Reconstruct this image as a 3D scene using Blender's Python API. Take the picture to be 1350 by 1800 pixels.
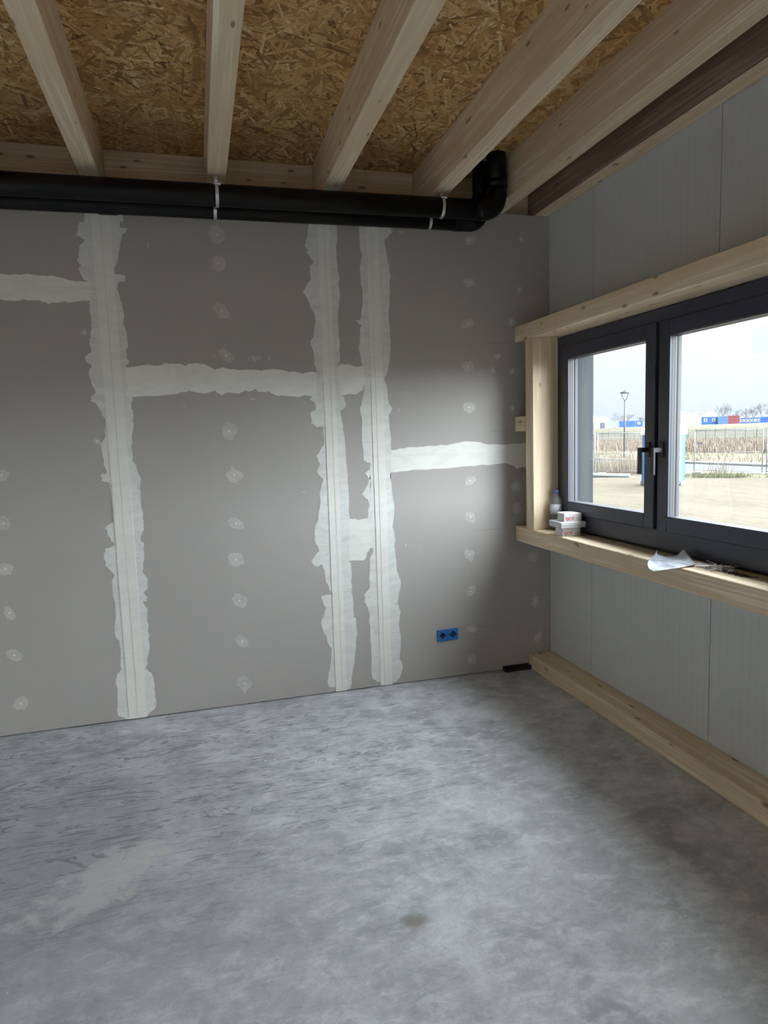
import bpy, bmesh, math, random
from mathutils import Vector, Matrix

for o in list(bpy.data.objects):
    bpy.data.objects.remove(o, do_unlink=True)
SC = bpy.context.scene
COL = SC.collection
R = math.radians
random.seed(7)

# ------------------------------------------------------------------ camera
# world: X to the right along the plasterboard wall (Y = 0), right wall is X = 0, floor is Z = 0
cd = bpy.data.cameras.new('camera')
cd.sensor_fit = 'HORIZONTAL'
cd.sensor_width = 36.0
cd.lens = 1168.94 / 1350.0 * 36.0
cd.clip_end = 3000
cam = bpy.data.objects.new('camera', cd)
COL.objects.link(cam)
YAW, PITCH, ROLL = R(15.416), R(-6.365), R(-1.785)
CAM = Vector((-2.3137, -4.0870, 1.6258))
fw = Vector((math.sin(YAW) * math.cos(PITCH), math.cos(YAW) * math.cos(PITCH), math.sin(PITCH)))
r0 = Vector((math.cos(YAW), -math.sin(YAW), 0))
u0 = r0.cross(fw)
rt = math.cos(ROLL) * r0 + math.sin(ROLL) * u0
up = -math.sin(ROLL) * r0 + math.cos(ROLL) * u0
m = Matrix((rt, up, -fw)).transposed().to_4x4()
m.translation = CAM
cam.matrix_world = m
SC.camera = cam

# ------------------------------------------------------------------ sky: overcast, brighter towards the zenith
SKY = 0.62          # radiance at the horizon
w = bpy.data.worlds.new('overcast_sky')
SC.world = w
w.use_nodes = True
nt = w.node_tree
nt.nodes.clear()
tc = nt.nodes.new('ShaderNodeTexCoord')
sp = nt.nodes.new('ShaderNodeSeparateXYZ')
nt.links.new(tc.outputs['Generated'], sp.inputs[0])
mr = nt.nodes.new('ShaderNodeMapRange')
mr.inputs['From Min'].default_value = 0.0
mr.inputs['From Max'].default_value = 1.0
mr.inputs['To Min'].default_value = SKY
mr.inputs['To Max'].default_value = SKY * 3.0
nt.links.new(sp.outputs['Z'], mr.inputs['Value'])
nz = nt.nodes.new('ShaderNodeTexNoise')
nz.inputs['Scale'].default_value = 2.2
nz.inputs['Detail'].default_value = 4
nt.links.new(tc.outputs['Generated'], nz.inputs['Vector'])
rp = nt.nodes.new('ShaderNodeValToRGB')
rp.color_ramp.elements[0].position = 0.35
rp.color_ramp.elements[0].color = (0.80, 0.88, 1.0, 1)
rp.color_ramp.elements[1].position = 0.65
rp.color_ramp.elements[1].color = (0.92, 0.96, 1.0, 1)
nt.links.new(nz.outputs['Fac'], rp.inputs[0])
bg = nt.nodes.new('ShaderNodeBackground')
nt.links.new(rp.outputs[0], bg.inputs['Color'])
nt.links.new(mr.outputs[0], bg.inputs['Strength'])
wo = nt.nodes.new('ShaderNodeOutputWorld')
nt.links.new(bg.outputs[0], wo.inputs['Surface'])

# added sun: a very wide, soft disc on the window side, brightening the room
SUN = 27.0
if SUN > 0:
    sl = bpy.data.lights.new('added_soft_sun', 'SUN')
    sl.energy = SUN
    sl.angle = R(118)
    sl.color = (0.87, 0.945, 1.0)
    so = bpy.data.objects.new('added_soft_sun', sl)
    COL.objects.link(so)
    d = Vector((-0.78, 0.33, -0.50))
    so.rotation_euler = d.to_track_quat('-Z', 'Y').to_euler()

SC.view_settings.view_transform = 'Standard'
SC.view_settings.look = 'None'
SC.view_settings.gamma = 1.0
SC.view_settings.use_curve_mapping = False
SC.view_settings.exposure = 0.84
SC.cycles.use_denoising = True
SC.cycles.max_bounces = 14
SC.cycles.diffuse_bounces = 8
SC.cycles.transparent_max_bounces = 16


# ------------------------------------------------------------------ helpers
class MB:
    """collects shapes, links them as ONE mesh object"""
    def __init__(s):
        s.v, s.f = [], []

    def box(s, x0, x1, y0, y1, z0, z1):
        b = len(s.v)
        s.v += [(x, y, z) for x in (min(x0, x1), max(x0, x1)) for y in (min(y0, y1), max(y0, y1)) for z in (min(z0, z1), max(z0, z1))]
        s.f += [tuple(b + i for i in q) for q in ((0, 1, 3, 2), (4, 6, 7, 5), (0, 4, 5, 1), (2, 3, 7, 6), (0, 2, 6, 4), (1, 5, 7, 3))]
        return s

    def quad(s, a, b, c, d):
        n = len(s.v)
        s.v += [tuple(a), tuple(b), tuple(c), tuple(d)]
        s.f.append((n, n + 1, n + 2, n + 3))
        return s

    def tube(s, pts, rad, n=16, cap=True):
        pts = [Vector(p) for p in pts]
        rr = rad if isinstance(rad, (list, tuple)) else [rad] * len(pts)
        b = len(s.v)
        prev = None
        for i, p in enumerate(pts):
            t = (pts[min(i + 1, len(pts) - 1)] - pts[max(i - 1, 0)]).normalized()
            if prev is None:
                h = Vector((0, 0, 1)) if abs(t.z) < 0.9 else Vector((1, 0, 0))
                a = t.cross(h).normalized()
            else:
                a = (prev - t * prev.dot(t)).normalized()
            prev = a
            c = t.cross(a)
            for k in range(n):
                an = 2 * math.pi * k / n
                s.v.append(tuple(p + (a * math.cos(an) + c * math.sin(an)) * rr[i]))
        for i in range(len(pts) - 1):
            for k in range(n):
                q = (k + 1) % n
                s.f.append((b + i * n + k, b + i * n + q, b + (i + 1) * n + q, b + (i + 1) * n + k))
        if cap:
            s.f.append(tuple(b + k for k in range(n))[::-1])
            s.f.append(tuple(b + (len(pts) - 1) * n + k for k in range(n)))
        return s

    def lathe(s, prof, n=20, c=(0, 0, 0)):
        b = len(s.v)
        for r_, z in prof:
            for k in range(n):
                an = 2 * math.pi * k / n
                s.v.append((c[0] + r_ * math.cos(an), c[1] + r_ * math.sin(an), c[2] + z))
        for i in range(len(prof) - 1):
            for k in range(n):
                q = (k + 1) % n
                s.f.append((b + i * n + k, b + i * n + q, b + (i + 1) * n + q, b + (i + 1) * n + k))
        s.f.append(tuple(b + k for k in range(n))[::-1])
        s.f.append(tuple(b + (len(prof) - 1) * n + k for k in range(n)))
        return s

    def ring(s, y0, y1, z0, z1, wy, wz, x0, x1):
        """rectangular frame in the YZ plane (y0 > y1)"""
        s.box(x0, x1, y0, y0 - wy, z0, z1)
        s.box(x0, x1, y1 + wy, y1, z0, z1)
        s.box(x0, x1, y0 - wy, y1 + wy, z0, z0 + wz)
        s.box(x0, x1, y0 - wy, y1 + wy, z1 - wz, z1)
        return s

    def mesh(s, name):
        me = bpy.data.meshes.new(name)
        me.from_pydata(s.v, [], s.f)
        me.update()
        return me

    def build(s, name, mat, parent=None, bevel=0, smooth=False, loc=None):
        me = s.mesh(name)
        bm = bmesh.new()
        bm.from_mesh(me)
        bmesh.ops.recalc_face_normals(bm, faces=bm.faces)
        if bevel:
            bmesh.ops.bevel(bm, geom=bm.edges[:], offset=bevel, segments=1, affect='EDGES', profile=0.5)
        bm.to_mesh(me)
        bm.free()
        if smooth:
            for p in me.polygons:
                p.use_smooth = len(p.vertices) <= 4
        return link(name, me, mat, parent, loc)


def link(name, me, mat, parent=None, loc=None):
    if mat is not None and not me.materials:
        me.materials.append(mat)
    o = bpy.data.objects.new(name, me)
    COL.objects.link(o)
    if parent is not None:
        o.parent = parent
    if loc is not None:
        o.location = loc
    return o


def tag(o, label=None, cat=None, group=None, kind=None):
    if label: o['label'] = label
    if cat: o['category'] = cat
    if group: o['group'] = group
    if kind: o['kind'] = kind
    return o


def empty(name, loc=(0, 0, 0), rz=0, label=None, cat=None, group=None, kind=None):
    o = bpy.data.objects.new(name, None)
    o.empty_display_size = 0.05
    COL.objects.link(o)
    o.location = loc
    o.rotation_euler = (0, 0, rz)
    return tag(o, label, cat, group, kind)


def polar(az, d, z=0.0):
    """a spot outdoors: bearing in degrees from +Y, distance in metres from where the photographer stands"""
    return Vector((CAM.x + d * math.sin(R(az)), CAM.y + d * math.cos(R(az)), z))


# ------------------------------------------------------------------ materials
MATS = {}


def nodes(name):
    mt = bpy.data.materials.new(name)
    mt.use_nodes = True
    t = mt.node_tree
    return mt, t, t.nodes['Principled BSDF'], t.nodes, t.links


def pmat(name, col, rough=0.6, metal=0.0, noise=0.0, nscale=30.0, bump=0.0, spec=0.5):
    mt, t, b, N, L = nodes(name)
    b.inputs['Base Color'].default_value = (*col, 1)
    b.inputs['Roughness'].default_value = rough
    b.inputs['Metallic'].default_value = metal
    b.inputs['Specular IOR Level'].default_value = spec
    if noise or bump:
        tx = N.new('ShaderNodeTexCoord')
        n = N.new('ShaderNodeTexNoise')
        n.inputs['Scale'].default_value = nscale
        n.inputs['Detail'].default_value = 6
        L.new(tx.outputs['Object'], n.inputs['Vector'])
        if noise:
            r_ = N.new('ShaderNodeValToRGB')
            r_.color_ramp.elements[0].position = 0.3
            r_.color_ramp.elements[1].position = 0.7
            r_.color_ramp.elements[0].color = (*[c * (1 - noise) for c in col], 1)
            r_.color_ramp.elements[1].color = (*[min(1, c * (1 + noise)) for c in col], 1)
            L.new(n.outputs['Fac'], r_.inputs[0])
            L.new(r_.outputs[0], b.inputs['Base Color'])
        if bump:
            bp = N.new('ShaderNodeBump')
            bp.inputs['Strength'].default_value = bump
            bp.inputs['Distance'].default_value = 0.01
            L.new(n.outputs['Fac'], bp.inputs['Height'])
            L.new(bp.outputs[0], b.inputs['Normal'])
    MATS[name] = mt
    return mt


def mixc(N, L, fac, a, b, mode='MIX'):
    mx = N.new('ShaderNodeMix')
    mx.data_type = 'RGBA'
    mx.blend_type = mode
    for sock, val in ((mx.inputs[0], fac), (mx.inputs[6], a), (mx.inputs[7], b)):
        if hasattr(val, 'is_linked') or hasattr(val, 'links'):
            L.new(val, sock)
        elif isinstance(val, tuple):
            sock.default_value = (*val, 1)
        else:
            sock.default_value = val
    return mx.outputs[2]


def ramp(N, L, src, stops):
    r_ = N.new('ShaderNodeValToRGB')
    els = r_.color_ramp.elements
    while len(els) < len(stops):
        els.new(0.5)
    for e, (p, c) in zip(els, stops):
        e.position = p
        e.color = (c, c, c, 1) if not isinstance(c, tuple) else (*c, 1)
    L.new(src, r_.inputs[0])
    return r_.outputs[0]


def mapped(N, L, src, scale, rot=(0, 0, 0), loc=(0, 0, 0)):
    mp = N.new('ShaderNodeMapping')
    mp.inputs['Scale'].default_value = scale
    mp.inputs['Rotation'].default_value = rot
    mp.inputs['Location'].default_value = loc
    L.new(src, mp.inputs['Vector'])
    return mp.outputs[0]


def noise(N, L, vec, scale, detail=5, rough=0.55, dist=0.0):
    n = N.new('ShaderNodeTexNoise')
    n.inputs['Scale'].default_value = scale
    n.inputs['Detail'].default_value = detail
    n.inputs['Roughness'].default_value = rough
    n.inputs['Distortion'].default_value = dist
    L.new(vec, n.inputs['Vector'])
    return n.outputs['Fac']


def wood(name, axis, light=(0.90, 0.80, 0.64), dark=(0.70, 0.54, 0.36), knot=(0.16, 0.075, 0.03)):
    """planed spruce, grain along the given axis"""
    mt, t, b, N, L = nodes(name)
    tx = N.new('ShaderNodeTexCoord')
    oi = N.new('ShaderNodeObjectInfo')
    ad = N.new('ShaderNodeVectorMath')
    ad.operation = 'ADD'
    sc_ = N.new('ShaderNodeVectorMath')
    sc_.operation = 'SCALE'
    sc_.inputs[0].default_value = (13.1, 7.7, 9.3)
    L.new(oi.outputs['Random'], sc_.inputs['Scale'])
    L.new(tx.outputs['Object'], ad.inputs[0])
    L.new(sc_.outputs[0], ad.inputs[1])
    P = ad.outputs[0]
    s1 = [22.0, 22.0, 22.0]; s1[axis] = 0.9
    s2 = [95.0, 95.0, 95.0]; s2[axis] = 2.0
    s3 = [5.0, 5.0, 5.0]; s3[axis] = 1.1
    g1 = noise(N, L, mapped(N, L, P, s1), 1.0, 3, 0.5, 0.9)
    g2 = noise(N, L, mapped(N, L, P, s2), 1.0, 2, 0.5, 0.3)
    g3 = noise(N, L, P, 1.3, 3)
    c = mixc(N, L, ramp(N, L, g1, [(0.36, 0.0), (0.62, 1.0)]), light, dark)
    c = mixc(N, L, ramp(N, L, g2, [(0.38, 0.0), (0.60, 1.0)]), c, dark)
    c = mixc(N, L, ramp(N, L, g3, [(0.35, 0.0), (0.75, 0.35)]), c, tuple(x * 0.75 for x in dark))
    s4 = [13.0, 13.0, 13.0]; s4[axis] = 5.0
    v = N.new('ShaderNodeTexVoronoi')
    v.inputs['Scale'].default_value = 1.0
    L.new(mapped(N, L, P, s4), v.inputs['Vector'])
    kf = ramp(N, L, v.outputs['Distance'], [(0.085, 0.95), (0.13, 0.0)])
    c = mixc(N, L, kf, c, knot)
    kh = ramp(N, L, v.outputs['Distance'], [(0.08, 0.35), (0.24, 0.0)])
    c = mixc(N, L, kh, c, tuple(x * 0.8 for x in dark))
    L.new(c, b.inputs['Base Color'])
    b.inputs['Roughness'].default_value = 0.62
    bp = N.new('ShaderNodeBump')
    bp.inputs['Strength'].default_value = 0.15
    bp.inputs['Distance'].default_value = 0.004
    L.new(g2, bp.inputs['Height'])
    L.new(bp.outputs[0], b.inputs['Normal'])
    MATS[name] = mt
    return mt


WX = wood('spruce_x', 0)
WY = wood('spruce_y', 1)
WZ = wood('spruce_z', 2)


def make_board():
    mt, t, b, N, L = nodes('plasterboard')
    tx = N.new('ShaderNodeTexCoord')
    P = tx.outputs['Object']
    f1 = noise(N, L, mapped(N, L, P, (240, 240, 60)), 1.0, 3)
    f2 = noise(N, L, P, 2.2, 6, 0.6)
    f3 = noise(N, L, mapped(N, L, P, (9, 9, 2)), 1.0, 5, 0.65)
    c = mixc(N, L, f1, (0.41, 0.39, 0.37), (0.46, 0.44, 0.42))
    c = mixc(N, L, ramp(N, L, f2, [(0.35, 0.0), (0.75, 0.35)]), c, (0.385, 0.365, 0.345))
    c = mixc(N, L, ramp(N, L, f3, [(0.60, 0.0), (0.80, 0.3)]), c, (0.50, 0.48, 0.46))
    L.new(c, b.inputs['Base Color'])
    b.inputs['Roughness'].default_value = 0.75
    bp = N.new('ShaderNodeBump')
    bp.inputs['Strength'].default_value = 0.05
    bp.inputs['Distance'].default_value = 0.002
    L.new(f1, bp.inputs['Height'])
    L.new(bp.outputs[0], b.inputs['Normal'])
    return mt


BOARD = make_board()


def make_filler(name, c1, c2, thin=0.0):
    mt, t, b, N, L = nodes(name)
    tx = N.new('ShaderNodeTexCoord')
    P = tx.outputs['Object']
    f1 = noise(N, L, mapped(N, L, P, (7, 7, 18)), 1.0, 6, 0.65, 0.8)
    f2 = noise(N, L, mapped(N, L, P, (14, 14, 40)), 1.0, 4, 0.6, 1.2)
    c = mixc(N, L, ramp(N, L, f1, [(0.40, 0.0), (0.66, 1.0)]), c1, c2)
    if thin:
        c = mixc(N, L, ramp(N, L, f2, [(0.58, 0.0), (0.72, thin)]), c, (0.50, 0.48, 0.455))
    L.new(c, b.inputs['Base Color'])
    b.inputs['Roughness'].default_value = 0.7
    bp = N.new('ShaderNodeBump')
    bp.inputs['Strength'].default_value = 0.25
    bp.inputs['Distance'].default_value = 0.003
    L.new(f1, bp.inputs['Height'])
    L.new(bp.outputs[0], b.inputs['Normal'])
    return mt


FILL = make_filler('joint_compound', (0.78, 0.785, 0.765), (0.68, 0.68, 0.66), 0.4)
FILL2 = make_filler('joint_compound_band', (0.84, 0.835, 0.79), (0.77, 0.765, 0.725), 0.1)
TAPE = make_filler('joint_tape', (0.84, 0.83, 0.785), (0.79, 0.78, 0.735))
SPOT = make_filler('screw_filler', (0.58, 0.56, 0.54), (0.48, 0.46, 0.44), 0.6)
DOT = pmat('screw_dimple', (0.80, 0.79, 0.77), 0.7)


def make_floor():
    mt, t, b, N, L = nodes('concrete_floor')
    tx = N.new('ShaderNodeTexCoord')
    P = tx.outputs['Object']
    big = noise(N, L, P, 1.3, 5, 0.6, 0.3)
    mid = noise(N, L, P, 4.2, 10, 0.68, 0.35)
    b1 = noise(N, L, mapped(N, L, P, (8, 14, 1), (0, 0, R(28))), 1.0, 9, 0.72, 0.6)
    b2 = noise(N, L, mapped(N, L, P, (9, 15, 1), (0, 0, R(-42))), 1.0, 9, 0.72, 0.6)
    fine = noise(N, L, P, 38.0, 5, 0.65, 0.3)
    grain = noise(N, L, P, 170.0, 3, 0.6)
    c = mixc(N, L, ramp(N, L, mid, [(0.38, 0.0), (0.62, 1.0)]), (0.33, 0.343, 0.37), (0.62, 0.635, 0.675))
    c = mixc(N, L, ramp(N, L, big, [(0.42, 0.0), (0.60, 0.65)]), c, (0.45, 0.462, 0.49))
    c = mixc(N, L, ramp(N, L, b1, [(0.50, 0.0), (0.66, 0.75)]), c, (0.72, 0.735, 0.77))
    c = mixc(N, L, ramp(N, L, b2, [(0.52, 0.0), (0.68, 0.6)]), c, (0.70, 0.71, 0.74))
    c = mixc(N, L, ramp(N, L, b1, [(0.28, 0.7), (0.44, 0.0)]), c, (0.27, 0.28, 0.305))
    c = mixc(N, L, ramp(N, L, fine, [(0.34, 0.35), (0.48, 0.0)]), c, (0.33, 0.342, 0.365))
    c = mixc(N, L, ramp(N, L, grain, [(0.30, 0.3), (0.52, 0.0)]), c, (0.33, 0.34, 0.36))
    # dark trowel burn marks: thin curved streaks
    wv = N.new('ShaderNodeTexNoise')
    wv.inputs['Scale'].default_value = 1.0
    wv.inputs['Detail'].default_value = 3
    wv.inputs['Distortion'].default_value = 2.4
    L.new(mapped(N, L, P, (1.7, 10.0, 1.0), (0, 0, R(12))), wv.inputs['Vector'])
    st = ramp(N, L, wv.outputs['Fac'], [(0.470, 0.0), (0.497, 1.0), (0.524, 0.0)])
    wv2 = N.new('ShaderNodeTexNoise')
    wv2.inputs['Scale'].default_value = 1.0
    wv2.inputs['Detail'].default_value = 4
    wv2.inputs['Distortion'].default_value = 3.0
    L.new(mapped(N, L, P, (3.2, 5.0, 1.0), (0, 0, R(-35))), wv2.inputs['Vector'])
    st2 = ramp(N, L, wv2.outputs['Fac'], [(0.470, 0.0), (0.482, 1.0), (0.494, 0.0)])
    # they are densest in the left part of the room towards the plasterboard wall
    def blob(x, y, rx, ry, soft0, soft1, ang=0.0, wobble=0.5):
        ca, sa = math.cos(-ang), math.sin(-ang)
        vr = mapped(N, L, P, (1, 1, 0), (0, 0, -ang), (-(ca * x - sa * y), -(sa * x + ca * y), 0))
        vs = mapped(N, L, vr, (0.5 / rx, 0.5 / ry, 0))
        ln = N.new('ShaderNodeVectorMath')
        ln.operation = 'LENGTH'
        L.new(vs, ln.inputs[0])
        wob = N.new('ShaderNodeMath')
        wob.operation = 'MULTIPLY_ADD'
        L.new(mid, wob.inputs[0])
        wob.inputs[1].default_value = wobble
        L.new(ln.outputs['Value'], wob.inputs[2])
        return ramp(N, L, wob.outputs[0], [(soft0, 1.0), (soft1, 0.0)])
    dark_left = blob(-3.1, -1.5, 1.3, 1.2, 0.40, 0.85)  # broad darker zone in the left part of the floor
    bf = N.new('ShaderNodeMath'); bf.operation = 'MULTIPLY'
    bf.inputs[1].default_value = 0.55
    L.new(dark_left, bf.inputs[0])
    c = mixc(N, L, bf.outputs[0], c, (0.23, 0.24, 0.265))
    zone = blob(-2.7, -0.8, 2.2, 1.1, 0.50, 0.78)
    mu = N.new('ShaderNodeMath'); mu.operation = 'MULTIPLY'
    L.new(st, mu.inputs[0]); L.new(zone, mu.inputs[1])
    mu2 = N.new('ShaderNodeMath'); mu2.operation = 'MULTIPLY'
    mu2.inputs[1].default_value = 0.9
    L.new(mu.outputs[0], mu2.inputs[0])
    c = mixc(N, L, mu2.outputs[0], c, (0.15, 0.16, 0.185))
    mu3 = N.new('ShaderNodeMath'); mu3.operation = 'MULTIPLY'
    L.new(st2, mu3.inputs[0]); L.new(ramp(N, L, big, [(0.40, 0.05), (0.6, 0.22)]), mu3.inputs[1])
    c = mixc(N, L, mu3.outputs[0], c, (0.16, 0.165, 0.175))
    # pale skimmed patch and a rusty spot
    pale = blob(-2.70, -1.50, 0.72, 0.26, 0.72, 0.80, R(28), 1.1)
    pf = N.new('ShaderNodeMath'); pf.operation = 'MULTIPLY'
    pf.inputs[1].default_value = 0.55
    L.new(pale, pf.inputs[0])
    c = mixc(N, L, pf.outputs[0], c, (0.58, 0.575, 0.56))
    rust = blob(-1.701, -2.100, 0.06, 0.045, 0.40, 0.75)
    rf = N.new('ShaderNodeMath'); rf.operation = 'MULTIPLY'
    rf.inputs[1].default_value = 0.7
    L.new(rust, rf.inputs[0])
    c = mixc(N, L, rf.outputs[0], c, (0.20, 0.165, 0.13))
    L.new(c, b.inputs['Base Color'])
    L.new(ramp(N, L, fine, [(0.3, 0.36), (0.7, 0.60)]), b.inputs['Roughness'])
    b.inputs['Specular IOR Level'].default_value = 0.45
    bp = N.new('ShaderNodeBump')
    bp.inputs['Strength'].default_value = 0.08
    bp.inputs['Distance'].default_value = 0.004
    L.new(fine, bp.inputs['Height'])
    L.new(bp.outputs[0], b.inputs['Normal'])
    return mt


CONC = make_floor()


def make_panel():
    """coated steel sandwich panel with fine vertical microribs"""
    mt, t, b, N, L = nodes('sandwich_panel_steel')
    tx = N.new('ShaderNodeTexCoord')
    P = tx.outputs['Object']
    f = noise(N, L, mapped(N, L, P, (40, 40, 0.6)), 1.0, 4, 0.6)
    f2 = noise(N, L, P, 1.4, 4)
    c = mixc(N, L, f, (0.56, 0.57, 0.56), (0.60, 0.61, 0.60))
    c = mixc(N, L, ramp(N, L, f2, [(0.4, 0.0), (0.8, 0.3)]), c, (0.53, 0.54, 0.53))
    wv = N.new('ShaderNodeTexWave')
    wv.wave_type = 'BANDS'
    wv.bands_direction = 'Y'
    wv.inputs['Scale'].default_value = 7.0
    L.new(P, wv.inputs['Vector'])
    rib = ramp(N, L, wv.outputs['Fac'], [(0.0, 0.0), (0.06, 1.0)])
    c = mixc(N, L, rib, (0.53, 0.54, 0.53), c)
    L.new(c, b.inputs['Base Color'])
    b.inputs['Roughness'].default_value = 0.45
    bp = N.new('ShaderNodeBump')
    bp.inputs['Strength'].default_value = 0.08
    bp.inputs['Distance'].default_value = 0.001
    L.new(rib, bp.inputs['Height'])
    L.new(bp.outputs[0], b.inputs['Normal'])
    return mt


PANEL = make_panel()
DARKGAP = pmat('dark_joint', (0.03, 0.03, 0.03), 0.9)


def make_osb(name, per_island):
    mt, t, b, N, L = nodes(name)
    tx = N.new('ShaderNodeTexCoord')
    P = tx.outputs['Object']
    if per_island:
        ge = N.new('ShaderNodeNewGeometry')
        src = ge.outputs['Random Per Island']
    else:
        v = N.new('ShaderNodeTexVoronoi')
        v.inputs['Scale'].default_value = 1.0
        L.new(mapped(N, L, P, (9, 45, 1), (0, 0, 0.6)), v.inputs['Vector'])
        se = N.new('ShaderNodeSeparateColor')
        L.new(v.outputs['Color'], se.inputs[0])
        src = se.outputs[0]
    c = ramp(N, L, src, [(0.0, (0.20, 0.09, 0.025)), (0.2, (0.44, 0.24, 0.08)), (0.6, (0.66, 0.40, 0.15)), (0.86, (0.80, 0.54, 0.25)), (1.0, (0.92, 0.72, 0.44))])
    g = noise(N, L, P, 90.0, 4, 0.6, 0.5)
    c = mixc(N, L, ramp(N, L, g, [(0.4, 0.0), (0.75, 0.55)]), c, (0.30, 0.15, 0.05))
    g2 = noise(N, L, P, 3.0, 3, 0.5)
    c = mixc(N, L, ramp(N, L, g2, [(0.4, 0.0), (0.75, 0.45)]), c, (0.40, 0.22, 0.08))
    L.new(c, b.inputs['Base Color'])
    b.inputs['Roughness'].default_value = 0.6
    return mt


OSB = make_osb('osb_sheet', False)
OSBS = make_osb('osb_strands', True)

PVC = pmat('black_pipe_plastic', (0.004, 0.004, 0.005), 0.48, noise=0.2, nscale=8, spec=0.28)
STEEL = pmat('galvanised_steel', (0.62, 0.63, 0.64), 0.35, 0.9, noise=0.15, nscale=60)
FRAME = pmat('anthracite_window_frame', (0.038, 0.041, 0.064), 0.40, noise=0.08, nscale=12)
GASKET = pmat('black_gasket', (0.006, 0.006, 0.008), 0.6)
BEAD = pmat('grey_glazing_bead', (0.055, 0.055, 0.07), 0.4)
SPACER = pmat('glazing_spacer', (0.08, 0.078, 0.078), 0.45)
SEALG = pmat('edge_seal_grey', (0.06, 0.062, 0.078), 0.5)
HANDLE = pmat('handle_black', (0.015, 0.015, 0.018), 0.45)
REVEAL = pmat('reveal_grey_blue', (0.024, 0.029, 0.036), 0.6, noise=0.05, nscale=5, spec=0.2)


def make_glass():
    mt = bpy.data.materials.new('window_glass')
    mt.use_nodes = True
    t = mt.node_tree
    N, L = t.nodes, t.links
    N.clear()
    o = N.new('ShaderNodeOutputMaterial')
    tr = N.new('ShaderNodeBsdfTransparent')
    tr.inputs['Color'].default_value = (0.97, 0.985, 0.98, 1)
    gl = N.new('ShaderNodeBsdfGlossy')
    gl.inputs['Roughness'].default_value = 0.0
    lw = N.new('ShaderNodeLayerWeight')
    lw.inputs['Blend'].default_value = 0.5
    pw = N.new('ShaderNodeMath'); pw.operation = 'POWER'
    pw.inputs[1].default_value = 4.0
    L.new(lw.outputs['Facing'], pw.inputs[0])
    fr = N.new('ShaderNodeMath'); fr.operation = 'MULTIPLY_ADD'
    fr.inputs[1].default_value = 0.6
    fr.inputs[2].default_value = 0.03
    L.new(pw.outputs[0], fr.inputs[0])
    mx = N.new('ShaderNodeMixShader')
    L.new(fr.outputs[0], mx.inputs[0])
    L.new(tr.outputs[0], mx.inputs[1])
    L.new(gl.outputs[0], mx.inputs[2])
    L.new(mx.outputs[0], o.inputs['Surface'])
    return mt


GLASS = make_glass()

# ================================================================== THE ROOM SHELL
ZB = 3.037      # underside of the joists, top of the plasterboard
ZO = 3.277      # underside of the OSB deck
XL, YR = -4.6, -6.8
LEDGE = 0.09    # the rim boards stand this far behind the plasterboard face

PRIMER = pmat('white_primer', (0.80, 0.79, 0.77), 0.8, noise=0.03, nscale=3)
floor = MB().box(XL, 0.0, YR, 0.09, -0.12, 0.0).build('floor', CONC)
tag(floor, 'grey power-floated concrete floor with cloudy trowel marks', kind='structure')

wall_left = MB().box(XL - 0.15, XL, YR, 0.15, -0.12, ZO).build('wall_left', PRIMER)
tag(wall_left, kind='structure')
wall_rear = MB().box(XL - 0.15, 0.14, YR - 0.15, YR, -0.12, ZO).build('wall_rear', PRIMER)
tag(wall_rear, kind='structure')

# ---- back wall: studs and core as one body, the boards are pieces in front of it
wall_back = MB().box(XL, 0.0, 0.013, LEDGE, 0.0, ZB - 0.004).box(XL, 0.14, LEDGE + 0.045, 0.2, -0.12, ZO).build('wall_back', DARKGAP)
tag(wall_back, 'grey plasterboard wall with white filled joints and screw spots', kind='structure')
S1, S2, S3 = -2.753, -1.504, -1.218
g = 0.0008
boards = [
    (XL, S1 - 1.25, 0.006, 2.0), (XL, S1 - 1.25, 2.0, ZB),
    (S1 - 1.25, S1, 0.006, 2.5), (S1 - 1.25, S1, 2.5, ZB),
    (S1, S2, 0.006, 2.003), (S1, S2, 2.003, ZB),
    (S2, S3, 0.006, 1.008), (S2, S3, 1.008, 2.005), (S2, S3, 2.005, ZB),
    (S3, 0.0, 0.006, 1.507), (S3, 0.0, 1.507, ZB),
]
for x0, x1, z0, z1 in boards:
    MB().box(x0 + g, x1 - g, 0.0, 0.0125, z0 + (g if z0 > 0.1 else 0), z1 - g).build('plasterboard', BOARD, wall_back)


def slab(name, poly, thick, mat, parent, jit=0.0, sub=1, y=0.0):
    """an irregular flat patch standing proud of the wall face by its thickness (poly in X, Z)"""
    pts = []
    n = len(poly)
    for i in range(n):
        a, b_ = poly[i], poly[(i + 1) % n]
        for k in range(sub):
            t_ = k / sub
            q = [a[0] + (b_[0] - a[0]) * t_, a[1] + (b_[1] - a[1]) * t_]
            if jit:
                q[0] += random.uniform(-jit, jit)
                q[1] += random.uniform(-jit, jit)
            q[1] = max(q[1], 0.004)
            pts.append(q)
    bm = bmesh.new()
    vs = [bm.verts.new((p[0], y - thick, p[1])) for p in pts]
    f = bm.faces.new(vs)
    f.normal_update()
    vb = [bm.verts.new((p[0], y + 0.002, p[1])) for p in pts]
    k = len(pts)
    for i in range(k):
        bm.faces.new((vs[i], vs[(i + 1) % k], vb[(i + 1) % k], vb[i]))
    bmesh.ops.triangulate(bm, faces=[f])
    bmesh.ops.recalc_face_normals(bm, faces=bm.faces)
    me = bpy.data.meshes.new(name)
    bm.to_mesh(me)
    bm.free()
    return link(name, me, mat, parent)


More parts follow.
